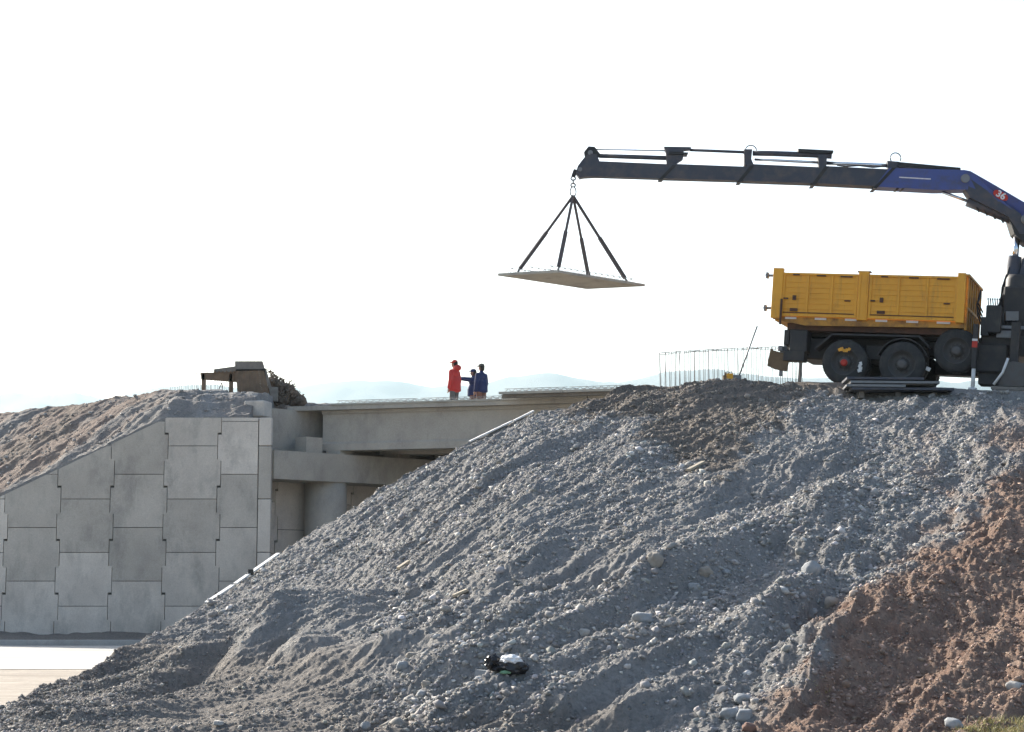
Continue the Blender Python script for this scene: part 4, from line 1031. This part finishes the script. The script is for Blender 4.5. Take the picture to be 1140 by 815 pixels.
# cab beyond the crane
cab = empty('cab'); cab.parent = truck
m = MB(); P = [(2.0, .75), (3.75, .75), (3.85, 1.5), (3.65, 2.75), (2.0, 2.85)]; m.prism([Vector((x, -1.2, z)) for x, z in P], (0, 2.4, 0)); m.build('shell', M['white'], cab)
m = MB(); m.prism([Vector((x, -1.21, z)) for x, z in [(2.7, 1.65), (3.72, 1.6), (3.6, 2.5), (2.7, 2.5)]], (0, .02, 0)); m.build('window', M['glass'], cab)
m = MB(); m.prism([Vector((3.86, y, z)) - Vector(((z - 1.5) * .16, 0, 0)) for y, z in [(-1.05, 1.65), (1.05, 1.65), (1.05, 2.55), (-1.05, 2.55)]], (.02, 0, 0)); m.build('windscreen', M['glass'], cab)
m = MB(); m.box((3.9, 0, .62), (.25, 2.4, .4)); m.build('bumper', M['black'], cab)
for sg in (-1, 1): wheel('wheel', (2.75, sg * 1.18, WR), sg, dual=False)

# wood packers under the outrigger, steel plates on the crest
def tl(x, y, z): return TM @ Vector((x, y, z))
gzt = TRK_O.z
for k, (dx, dz, L) in enumerate(((0, .045, .95), (.1, -.03, 1.1))):
    c = tl(1.33 + dx, -1.3, dz); m = MB(); rt = TRK_R
    m.box((0, 0, 0), (L, .45, .07), rt); o = m.build('timber_packer', M['wood_grey']); o.location = c
    tag(o, ['upper timber packer directly under the grey crane foot', 'lower timber packer pressed into gravel under the crane foot'][k], 'timber packer', 'timber packers under the crane foot')
c0 = at(1001, 436, 41.6)
pl = [(944, 1030, 421.0, 'top sheet of the steel plate stack in front of the truck wheels'), (948, 1047, 425.2, 'second sheet of the steel plate stack, reaching furthest right'),
      (944, 1010, 429.0, 'third sheet of the steel plate stack, short and dark'), (949, 1063, 432.6, 'bottom sheet of the steel plate stack lying on gravel')]
for k, (a, b, y, lab) in enumerate(pl):
    p0, p1 = at(a, y, 41.05), at(b, y + .8, 40.95); m = MB(); d = (p1 - p0); L = d.length; d.normalize()
    c = (p0 + p1) / 2; up = Vector((0, 0, 1)); m.bar(p0 - c, p1 - c, 1.0, .055)
    m.bar(p0 - c + Vector((0, .0, -.036)) + d * .1, p1 - c + Vector((0, 0, -.036)) - d * .1, .7, .022)
    o = m.build('steel_plate', M['boom' if k in (0, 3) else 'greymetal']); o.location = c + Vector((0, .45, 0)); tag(o, lab, 'steel plate', 'steel plates stacked by the truck')
m = MB(); c = at(1000, 438, 41.2); 
for sx in (-1, 0, 1): m.box((sx * .8, .3, 0), (.12, .9, .16))
o = m.build('timber_packer', M['wood_grey']); o.location = c + Vector((0, .15, -.02)); tag(o, 'timber packers hidden under the steel plate stack', 'timber packer')

# ------------------------------------------------------------------ sling and hanging plank
zs = at(640, 312, 44.8).z
L_, B_, F_, = Vector((-.335, 44.02, zs)), Vector((1.04, 43.5, zs)), Vector((1.80, 46.08, zs))
def on_plane(px, py):
    a = at(px, py, 10); d = a - Vector((0, 0, CAM_Z)); t = (zs - CAM_Z) / d.z; return Vector((0, 0, CAM_Z)) + d * t
Lc, Fc, Rc = on_plane(554.5, 307), on_plane(653, 322), on_plane(718, 318.8)
uu = Fc - Lc; vv = Rc - Fc
hp = plank(Lc, uu, vv, .06, 'thin concrete plank hanging from the crane sling in mid air', None, 3, True, .13)
def sp(u, v): return Lc + uu * u + vv * v + Vector((0, 0, .13))
corners = [sp(.09, .2), sp(.10, .85), sp(.9, .2), sp(.92, .8)]
ctr = (corners[0] + corners[1] + corners[2] + corners[3]) / 4
hook = Vector((at(638, 218, ctr.y).x, ctr.y, at(638, 218, ctr.y).z))
tip = BP(645.5, 190)
sl_ = empty('lifting_sling', hook); tag(sl_, 'four legged dark webbing sling hanging from the crane hook', 'sling')
for c in corners:
    m = MB(); mid = hook.lerp(c, .55); d = (c - hook).normalized()
    m.bar(hook - hook, (c - hook) * .5, .05, .06); m.bar((c - hook) * .49, (c - hook) * .97, .075, .085); m.build('strap', M['strap'], sl_)
    m = MB(); q = c - hook
    m.tube([q * .965, q * .985 + Vector((.0, 0, 0)), q + Vector((0, 0, -.03))], .022, 8); m.ball(q, .03, n=8, m_=6); m.build('end_hook', M['greymetal'], sl_)
m = MB()
def link(mb, c, r, ax):
    pts = [c + Vector((math.cos(t) * r * .6 * (1 if ax else 0), math.cos(t) * r * .6 * (0 if ax else 1), math.sin(t) * r)) for t in np.linspace(0, 2 * math.pi, 17)]
    mb.tube(pts, .017, 6)
link(m, Vector((0, 0, .10)), .12, True); m.build('master_link', M['greymetal'], sl_)
hk = empty('hook_block'); hk.parent = boom
top = tip + Vector((-.12, 0, -.02)); m = MB(); m.add([], [])
htop = Vector((hook.x, tip.y, tip.z - .03)); hb = Vector((hook.x, hook.y, hook.z + .22))
m.bar(tip + Vector((-.1, 0, .02)), htop + Vector((0, 0, -.12)), .10, .10); m.build('shackle', M['hose'], hk, xf=TI)
m = MB(); span = (htop.z - .12) - hb.z; n = 3
for k in range(n):
    q = (htop + Vector((0, 0, -.12))).lerp(hb, (k + .5) / n); pts = [q + Vector((math.cos(t) * .055 * (k % 2 == 0), math.cos(t) * .055 * (k % 2), math.sin(t) * (span / n * .62))) for t in np.linspace(0, 2 * math.pi, 15)]
    m.tube(pts, .02, 6)
m.build('chain_hook', M['greymetal'], hk, xf=TI)

# ------------------------------------------------------------------ crest items
def rebar_cage(name, label, pts, z0, z1, n, jit, r=.008, loops=True):
    P0, P1 = Vector(pts[0]), Vector(pts[1]); root = empty(name, (P0 + P1) / 2); O = Vector(root.location); tag(root, label, 'rebar cage')
    m = MB(); rr = random.Random(n)
    for row in (0, 1):
        for k in range(n):
            q = P0.lerp(P1, (k + rr.uniform(-.08, .08)) / (n - 1)) + Vector((0, .3 * row, 0)); h = rr.uniform(-.012, .012); lean = rr.uniform(-jit, jit)
            zt_ = z1(k / (n - 1)) + h
            m.tube([Z_(q, z0) - O, Z_(q + Vector((lean * .3, 0, 0)), (z0 + zt_) / 2) - O, Z_(q + Vector((lean, 0, 0)), zt_) - O, Z_(q + Vector((lean, .15 if row == 0 else -.15, 0)), zt_ + .02) - O], r, 5)
        m.build('upright_bars', M['rebar'], root) if row else None
    m = MB()
    for row in (0, 1):
        for f in ((.995, .35) if loops else (.995,)):
            pts_ = []
            for k in range(n):
                t = k / (n - 1); q = P0.lerp(P1, t) + Vector((0, .3 * row - .01, 0)); pts_.append(Z_(q, z0 + (z1(t) - z0) * f + rr.uniform(-.012, .012)) - O)
            m.tube(pts_, r * 1.25, 5)
    m.build('tie_bars', M['rebar'], root)
zc = at(810, 387, 44.2).z
A_, B2 = at(736, 420, 44.2), at(893, 420, 44.0)
rebar_cage('rebar_cage', 'row of tall upright starter bars with a top bar, behind the gravel crest', (A_, B2), at(800, 440, 44).z, lambda t: zc - .10 * (1 - t) ** 2 * 1.2, 30, .03, .0075, False)
zl_ = 7.15
def ltop(t): return at(200, 424 - 9 * min(1, t * 2.2), 58.5).z
rebar_cage('rebar_cage', 'faint row of thin starter bars on the far embankment beside the timber frame', (at(190, 440, 58.5), at(258, 440, 58.5)), 6.6, ltop, 18, .03, .0065, False)
# leaning pole in a grey base
b0 = at(819.5, 424, 42.9); b1 = at(843, 363, 42.9); zb_ = mz(b0.x, b0.y)
o = empty('warning_pole', (b0.x, b0.y, zb_)); tag(o, 'thin grey pole leaning out of a small grey base on the crest', 'pole')
m = MB(); m.tube([(0, 0, 0), ((b1.x - b0.x), 0, b1.z - zb_)], .018, 8); m.build('shaft', M['greymetal'], o)
m = MB(); m.prism([(-.11, -.1, -.05), (.11, -.1, -.05), (.11, .1, -.05), (-.11, .1, -.05)], (0, 0, at(820, 418, 42.9).z - zb_ + .05)); m.build('base', M['greymetal'], o)
c = at(811, 424, 42.8); zc_ = max(mz(c.x, c.y), at(811, 427, 42.8).z); o = empty('jerrycan', (c.x, c.y, zc_)); tag(o, 'small orange yellow canister standing on the crest beside the leaning pole', 'canister')
hc = at(811, 415, 42.8).z - zc_
m = MB(); m.box((.03, 0, hc * .45), (.15, .12, hc * .95), ch=.02); m.build('body', M['orange'], o)
m = MB(); m.box((-.09, 0, hc * .4), (.07, .13, hc * .75), ch=.015); m.tube([(.0, 0, hc * .9), (.03, 0, hc * 1.08), (.08, 0, hc * 1.08), (.09, 0, hc * .9)], .012, 6); m.lathe((-.06, 0, hc * .76), (0, 0, 1), [(0, .022), (.07, .022)], 10); m.build('handle', M['flap'], o)

# pale coping strip lying along the mound's edge, three visible lengths
strip = [((594, 458.5), (572, 469.5)), ((570, 470), (523, 492.5)), ((310, 617.5), (262, 651)), ((259, 653), (230, 672))]
labs = ['short top length of pale coping strip near the bridge girder', 'long pale coping strip on the upper left edge of the gravel mound', 'long pale coping strip low on the edge of the gravel mound', 'lowest short length of pale coping strip running into gravel']
for (a, b), lab in zip(strip, labs):
    def q(p):
        A = aa(p[0], p[1]); D = float(np.interp(A, _ta, tD)) + .02; r_ = at(p[0], p[1], D); return Vector((r_.x, D, r_.z + .02))
    p0, p1 = q(a), q(b); c = (p0 + p1) / 2; m = MB(); m.bar(p0 - c, p1 - c, .09, .035); o = m.build('coping_strip', M['white']); o.location = c; tag(o, lab, 'coping strip', 'coping strips along the mound edge')
# dark stake on the edge
p = at(278, 641, 36.7); m = MB(); m.tube([(0, 0, -.15), (.02, 0, .03)], .02, 8); m.box((.02, 0, .07), (.10, .06, .11)); m.box((-.03, 0, .02), (.08, .05, .05)); o = m.build('marker_stake', M['hose']); o.location = p; tag(o, 'small black marker stake on the mound edge beside the lower coping strip', 'stake')
# battens
for (a, b, lab) in (((783, 516), (766, 528), 'pale wooden batten lying on grey gravel below the brown soil'), ((455, 627), (443, 637), 'short pale batten lying on gravel at mid slope'), ((520, 660), (505, 668), 'small splintered pale batten near the middle left of the slope')):
    p0, p1 = hit(*a, mz, 17.5), hit(*b, mz, 17.5); c = (p0 + p1) / 2 + Vector((0, 0, .05)); d = (p1 - p0); d.z *= .8; m = MB(); m.bar(-d / 2, d / 2, .07, .035); o = m.build('wooden_batten', M['wood_pale']); o.location = c; tag(o, lab, 'batten', 'wooden battens on the slope')
# dumped bag
p = hit(566, 748, mz, 17.5); o = empty('rubbish_bag', p); tag(o, 'dumped black plastic bag with white top and green scrap beside the grey block', 'rubbish bag')
def crumple(mb, c, r, seed):
    from mathutils import noise as mn
    import bmesh
    bm = bmesh.new(); bmesh.ops.create_icosphere(bm, subdivisions=3, radius=1)
    for v in bm.verts:
        n_ = mn.noise(v.co * 2.2 + Vector((seed, 0, 0))) * .35 + mn.noise(v.co * 5 + Vector((seed, 0, 0))) * .15; v.co *= 1 + n_
    mb.add([Vector(c) + Vector((v.co.x * r[0], v.co.y * r[1], v.co.z * r[2])) for v in bm.verts], [[q.index for q in f.verts] for f in bm.faces], False); bm.free()
m = MB(); crumple(m, (.03, 0, .05), (.19, .12, .09), 3); crumple(m, (-.17, .05, .10), (.09, .07, .09), 8); m.build('bag', M['bag_black'], o)
m = MB(); crumple(m, (.03, -.02, .13), (.12, .10, .055), 5); m.build('white_sheet', M['bag_white'], o)
m = MB(); crumple(m, (-.03, -.10, -.0), (.06, .02, .02), 6); m.build('green_scrap', M['green'], o)

# grass tufts at the lower right
def grass(name, pts, n, label):
    v = []; f = []; tn = []; rr = random.Random(5)
    for _ in range(n):
        cx, cy, sc = rr.choice(pts); x, y = cx + rr.gauss(0, .11), cy + rr.gauss(0, .10); z = mz2(x, y); h = rr.uniform(.025, .09) * sc; a = rr.uniform(0, 6.3); w_ = .004
        lean = Vector((rr.gauss(0, .04), rr.gauss(0, .04), 0)); b = Vector((x, y, z - .01)); s_ = Vector((math.cos(a) * w_, math.sin(a) * w_, 0)); k = len(v)
        v += [b - s_, b + s_, b + lean * .5 + s_ * .7 + Vector((0, 0, h * .6)), b + lean * .5 - s_ * .7 + Vector((0, 0, h * .6)), b + lean * 1.3 + Vector((0, 0, h))]
        f += [(k, k + 1, k + 2, k + 3), (k + 3, k + 2, k + 4)]; g = rr.random(); c = (.30 + .20 * g, .28 + .14 * g, .10 + .06 * g, 1) if rr.random() < .8 else (.42, .36, .2, 1); tn += [c] * 5
    me = bpy.data.meshes.new(name); me.from_pydata(v, [], f); ca = me.attributes.new('tint', 'FLOAT_COLOR', 'POINT'); ca.data.foreach_set('color', np.array(tn).ravel()); me.materials.append(M['grass'])
    o = bpy.data.objects.new(name, me); COL.objects.link(o); tag(o, label, 'grass', kind='stuff')
_gx = np.linspace(3, 8, 101); _gy = np.linspace(18, 26, 161); _GX, _GY = np.meshgrid(_gx, _gy); _GZ = mound(_GX, _GY)[0]
def mz2(x, y):
    i = int(np.clip((x - 3) / .05, 0, 99)); j = int(np.clip((y - 18) / .05, 0, 159)); return _GZ[j, i]
gp = []
for px, py, s in ((1105, 806, 1.1), (1120, 812, 1.0), (1136, 803, 1.3), (1090, 813, .8), (1150, 806, 1.2), (1128, 818, 1), (1108, 818, 1), (1080, 818, .7), (1165, 812, 1.2)):
    q = hit(px, min(py + 3, 819), mz, 17.5); gp.append((q.x, q.y, s))
grass('grass', gp, 1700, 'yellow green grass tufts at the foot of the red soil')
q = hit(911, 770, mz, 17.5); gp2 = [(q.x, q.y, .5)]; grass('grass', gp2, 60, 'tiny green sprout alone on the red soil')

# ------------------------------------------------------------------ things on the far embankment
YS = 57.2
def S(px, py, dy=0.0): return at(px, py, YS + dy)
fr = empty('timber_shelter', (S(250, 443).x, YS, 6.9)); tag(fr, 'low weathered timber frame with plank roof on the far embankment', 'timber frame')
FO = Vector(fr.location)
def fbox(x0, y0, x1, y1, dep, name, mat, dy=0.0, parent=fr, O=None):
    a, b = S(x0, y0, dy), S(x1, y1, dy); O = O or FO; c = Vector(((a.x + b.x) / 2, YS + dy + dep / 2, (a.z + b.z) / 2)); m = MB(); m.box(c - O, (abs(b.x - a.x), dep, abs(a.z - b.z))); return m.build(name, M[mat], parent)
for x in (224.5, 255): fbox(x, 416, x + 3, 452, .09, 'post', 'wood'); fbox(x + 1, 416, x + 4, 452, .09, 'post', 'wood', dy=1.3)
m = MB(); a, b = S(223.5, 415), S(264, 414); c, d_ = S(264, 425.5), S(224, 422.5); m.prism([p - FO for p in (a, b, c, d_)], (0, .05, 0)); m.build('fascia_board', M['wood'], fr)
m = MB(); a, b, c, d_ = S(238, 411), S(270, 406.5), S(270, 413.5), S(238, 414.5); m.prism([p - FO for p in (a, b, c, d_)], (0, 1.3, 0)); m.build('roof_boards', M['wood_grey'], fr)
m = MB()
for k in range(7): a = S(240 + 4.2 * k, 414.3); m.box(a + Vector((0, .7, .0)) - FO, (.05, 1.5, .05))
m.build('joist', M['wood'], fr)
pn = empty('formwork_panel', (S(281, 443).x, YS - .3, 6.9)); tag(pn, 'tall brown formwork panel of upright boards leaning beside the timber frame', 'formwork panel'); PO = Vector(pn.location)
m = MB()
for k in range(9):
    t0, t1 = k / 9 + .004, (k + 1) / 9 - .004; lo = lambda t: S(265 + t * 36, 450, -.3); hi = lambda t: S(262 + t * 33, 411, -.3)
    m.prism([lo(t0) - PO, lo(t1) - PO, hi(t1) - PO, hi(t0) - PO], (0, .06 + .012 * (k % 3), 0))
m.build('board', M['wood'], pn)
m = MB(); m.prism([p - PO for p in (S(261.5, 413, -.3), S(295, 412.5, -.3), S(292, 402, -.3), S(261.5, 402, -.3))], (0, .14, 0)); m.prism([p - PO for p in (S(293, 410, -.3), S(296, 410, -.3), S(305, 443, -.3), S(302, 443, -.3))], (0, .10, 0)); m.build('cross_board', M['wood_grey'], pn)
fbox(301, 431, 309, 447, .2, 'packing_crate', 'wood_grey', dy=-.4, parent=None, O=Vector((0, 0, 0))); o = bpy.data.objects['packing_crate']; tag(o, 'small grey crate between the brown formwork panel and the brush heap', 'crate')
m = MB(); rr = random.Random(3)
for k in range(420):
    t = rr.random(); px = 300 + 37 * t; top = np.interp(px, [300, 306, 316, 325, 331, 337], [411, 416, 424, 427, 437, 442]); py = top + (446 - top) * rr.random() ** .8
    c = S(px, py, rr.uniform(-.1, .9)); L = rr.uniform(.04, .15); d = Vector((rr.gauss(.5, .6), rr.gauss(0, .6), rr.gauss(-.1, .6))).normalized()
    m.bar(c - d * L, c + d * L, rr.uniform(.01, .06), rr.uniform(.01, .04))
for k in range(130):
    px = rr.uniform(302, 337); top = np.interp(px, [300, 306, 316, 325, 331, 337], [418, 422, 426, 430, 438, 443]); py = rr.uniform(top + 3, 448); crumple(m, S(px, py, rr.uniform(-.2, .5)), [rr.uniform(.06, .14)] * 3, k)
o = m.build('brush_heap', M['brush']); tag(o, 'heap of tangled offcuts and brush right of the formwork panel', 'brush heap')
m = MB(); m.tube([S(296, 411), S(318, 411.5)], .012, 6); m.tube([S(300, 415), S(330, 428)], .012, 6); o = m.build('loose_rod', M['wood_pale']); tag(o, 'thin pale rods poking out of the brush heap', 'rod')
m = MB(); m.tube([S(240, 442), S(247, 426)], .012, 6); m.tube([S(247, 426), S(249, 442)], .012, 6); m.tube([S(238, 443), S(252, 439)], .03, 6); crumple(m, S(240, 443), (.09, .08, .05), 2); crumple(m, S(263, 441), (.1, .1, .07), 4); o = m.build('wheelbarrow_scrap', M['rust']); tag(o, 'small heap of rusty scrap rods under the timber frame', 'scrap'); o.name = 'scrap_heap'

# ------------------------------------------------------------------ people on the deck
def person(loc, face, H, arms, label, jacket, trousers, hat=None, hood=False, jl=.50):
    """face: heading in radians; arms: for each side (elbow, wrist) in local metres at H=1.75 (x forward, y left, z up)"""
    root = empty('person', loc, (0, 0, face)); tag(root, label, 'person', 'people standing on the bridge deck'); k = H / 1.75
    V = lambda x, y, z: Vector((x * k, y * k, z * k))
    def limb(mb, pts, rs, n=14):
        for (a, ra_), (b, rb) in zip(zip(pts[:-1], rs[:-1]), zip(pts[1:], rs[1:])):
            mb.tube([a, (a + b) / 2, b], ra_ * k, n, rb * k)
        for p, r_ in zip(pts, rs): mb.ball(p, r_ * k, n=12, m_=8)
    def rem(o, vx=.011, it=4):
        md = o.modifiers.new('remesh', 'REMESH'); md.mode = 'VOXEL'; md.voxel_size = vx * k; md.use_smooth_shade = True
        sm = o.modifiers.new('smooth', 'SMOOTH'); sm.iterations = it; sm.factor = .5
    hips = [V(0, s * .095, .92) for s in (1, -1)]; knees = [V(.02, s * .11, .50) for s in (1, -1)]; ank = [V(-.01, s * .12, .09) for s in (1, -1)]
    sh = [V(0, s * .175, 1.385) for s in (1, -1)]
    b = MB()
    b.ball(V(.01, 0, 1.645), (.092 * k, .073 * k, .115 * k), n=18, m_=12); b.ball(V(.03, 0, 1.59), (.06 * k, .052 * k, .065 * k))
    b.ball(V(.108, 0, 1.63), (.018 * k, .012 * k, .022 * k), n=8, m_=6)
    for s in (1, -1): b.ball(V(.0, s * .076, 1.635), (.018 * k, .010 * k, .032 * k), n=8, m_=6); b.ball(V(.085, s * .03, 1.655), .010 * k, n=8, m_=6)
    limb(b, [V(-.01, 0, 1.40), V(.0, 0, 1.56)], [.062, .052])
    b.ball(V(0, 0, 1.28), (.115 * k, .17 * k, .20 * k)); b.ball(V(0, 0, 1.05), (.105 * k, .15 * k, .17 * k)); b.ball(V(0, 0, .93), (.11 * k, .16 * k, .11 * k))
    for i, s in enumerate((1, -1)):
        limb(b, [hips[i], knees[i], ank[i]], [.085, .055, .038]); limb(b, [ank[i] - V(.03, 0, .04), ank[i] + V(.13, 0, -.06)], [.035, .03])
        el, wr = V(*arms[i][0]), V(*arms[i][1]); limb(b, [sh[i], el, wr], [.052, .040, .028])
        d = (wr - el).normalized(); sd_ = d.cross(Vector((0, 0, 1)) if abs(d.z) < .8 else Vector((1, 0, 0))).normalized(); pn_ = d.cross(sd_)
        pc_ = wr + d * .05 * k; b.ball(pc_, (.045 * k, .022 * k, .04 * k), rot=Matrix((d, pn_, sd_)).transposed(), n=10, m_=8)
        for q, (ln, off) in enumerate(((.070, -.030), (.080, -.010), (.075, .010), (.058, .030))):
            r0 = wr + d * .085 * k + sd_ * off * k; b.tube([r0, r0 + d * ln * .55 * k, r0 + d * ln * .95 * k - pn_ * .018 * k], .0095 * k, 7)
        t0 = wr + d * .03 * k - sd_ * .035 * k; b.tube([t0, t0 + (d * .7 - sd_ * .7) * .045 * k, t0 + (d * .9 - sd_ * .45) * .075 * k], .011 * k, 7)
    o = b.build('body', M['skin'], root); rem(o, .009, 2)
    t = MB()
    for i in range(2): limb(t, [hips[i], knees[i], V(-.01, (1, -1)[i] * .12, .10)], [.105, .075, .062])
    t.ball(V(0, 0, .93), (.125 * k, .175 * k, .12 * k)); rem(t.build('trousers', M[trousers], root), .012)
    j = MB(); j.ball(V(0, 0, 1.33), (.155 * k, .225 * k, .17 * k)); j.ball(V(-.005, 0, 1.12), (.18 * k, .215 * k, .2 * k)); j.tube([V(0, 0, 1.36 - jl), V(0, 0, 1.1)], .205 * k, 18, .20 * k); j.ball(V(0, 0, 1.37 - jl), (.203 * k, .205 * k, .05 * k))
    limb(j, [V(-.01, 0, 1.40), V(0, 0, 1.50)], [.11, .070])
    for i in range(2):
        el, wr = V(*arms[i][0]), V(*arms[i][1]); limb(j, [sh[i], el, el.lerp(wr, .94)], [.088, .072, .056])
    if hood: j.ball(V(-.11, 0, 1.52), (.115 * k, .14 * k, .10 * k))
    rem(j.build('jacket', M[jacket], root), .012)
    s_ = MB()
    for i in range(2): s_.ball(ank[i] + V(.06, 0, -.045), (.145 * k, .052 * k, .045 * k)); s_.ball(ank[i] + V(-.01, 0, -.01), (.06 * k, .052 * k, .08 * k))
    rem(s_.build('shoes', M['shoes'], root), .012)
    h = MB(); h.ball(V(-.02, 0, 1.67), (.098 * k, .082 * k, .105 * k), n=18, m_=12); h.ball(V(-.045, 0, 1.61), (.07 * k, .072 * k, .09 * k)); h.build('hair', M['hair'], root)
    if hat:
        h = MB(); h.ball(V(.0, 0, 1.705), (.108 * k, .09 * k, .075 * k), n=18, m_=12); P = [V(.08, -.07, 1.695), V(.17, -.055, 1.685), V(.20, 0, 1.685), V(.17, .055, 1.685), V(.08, .07, 1.695)]; h.prism(P, (0, 0, .012 * k)); h.build('cap', M[hat], root)
    return root
zdk = zd1
def stand(px, head_y, H):
    # distance at which a figure of height H standing on the deck reaches head_y
    Y = 56.0
    while Y < 64 and at(px, head_y, Y).z - zdk < H: Y += .02
    p = at(px, head_y, Y); return (p.x, Y, zdk)
print('PERSON', [stand(*a) for a in ((506, 401.5, 1.80), (525, 411.5, 1.68), (534, 405.5, 1.76))], 'deck', zdk, 'ztop', ztop)
down = lambda s: ((-.02, s * .25, 1.14), (.04, s * .25, .88))
person(stand(506, 401.5, 1.80), R(150), 1.80, [down(1), down(-1)], 'person in a long red hooded jacket with hands down, facing away to the left', 'jacket_red', 'trousers_grey', hat='redpaint', hood=True, jl=.56)
person(stand(527, 411.5, 1.68), R(165), 1.68, [((.28, .22, 1.42), (.52, .12, 1.46)), down(-1)], 'person in dark navy jacket pointing an outstretched arm at the one in red', 'jacket_navy', 'trousers_brown', hat='jacket_navy')
pp = person(stand(536, 405.5, 1.76), R(140), 1.76, [down(1), ((.03, -.27, 1.15), (.12, -.22, .92))], 'person in navy jacket and grey cap standing rightmost, seen side on', 'jacket_navy', 'trousers_brown', hat='cap_grey')
m = MB(); m.box((-.17, -.06, .98), (.02, .07, .05)); m.build('arm_patch', M['orange'], pp)

# report
for n_, p_ in (('box rear top', (xr, yn, zt)), ('box front top', (0, yn, zt)), ('far front top', (0, yf, zt)), ('wheel rear', (WX[0], yn, WR)), ('wheel rear bottom', (WX[0], yn, 0)), ('spare', (.0, -1.2, .85)), ('outrig', (.42, -1.2, 0)), ('col', (1.15, -.25, 2))):
    w_ = TM @ Vector(p_); print('PT', n_, [round(k, 1) for k in proj(w_)], [round(k, 2) for k in w_], 'ground', round(mz(w_.x, w_.y), 2))
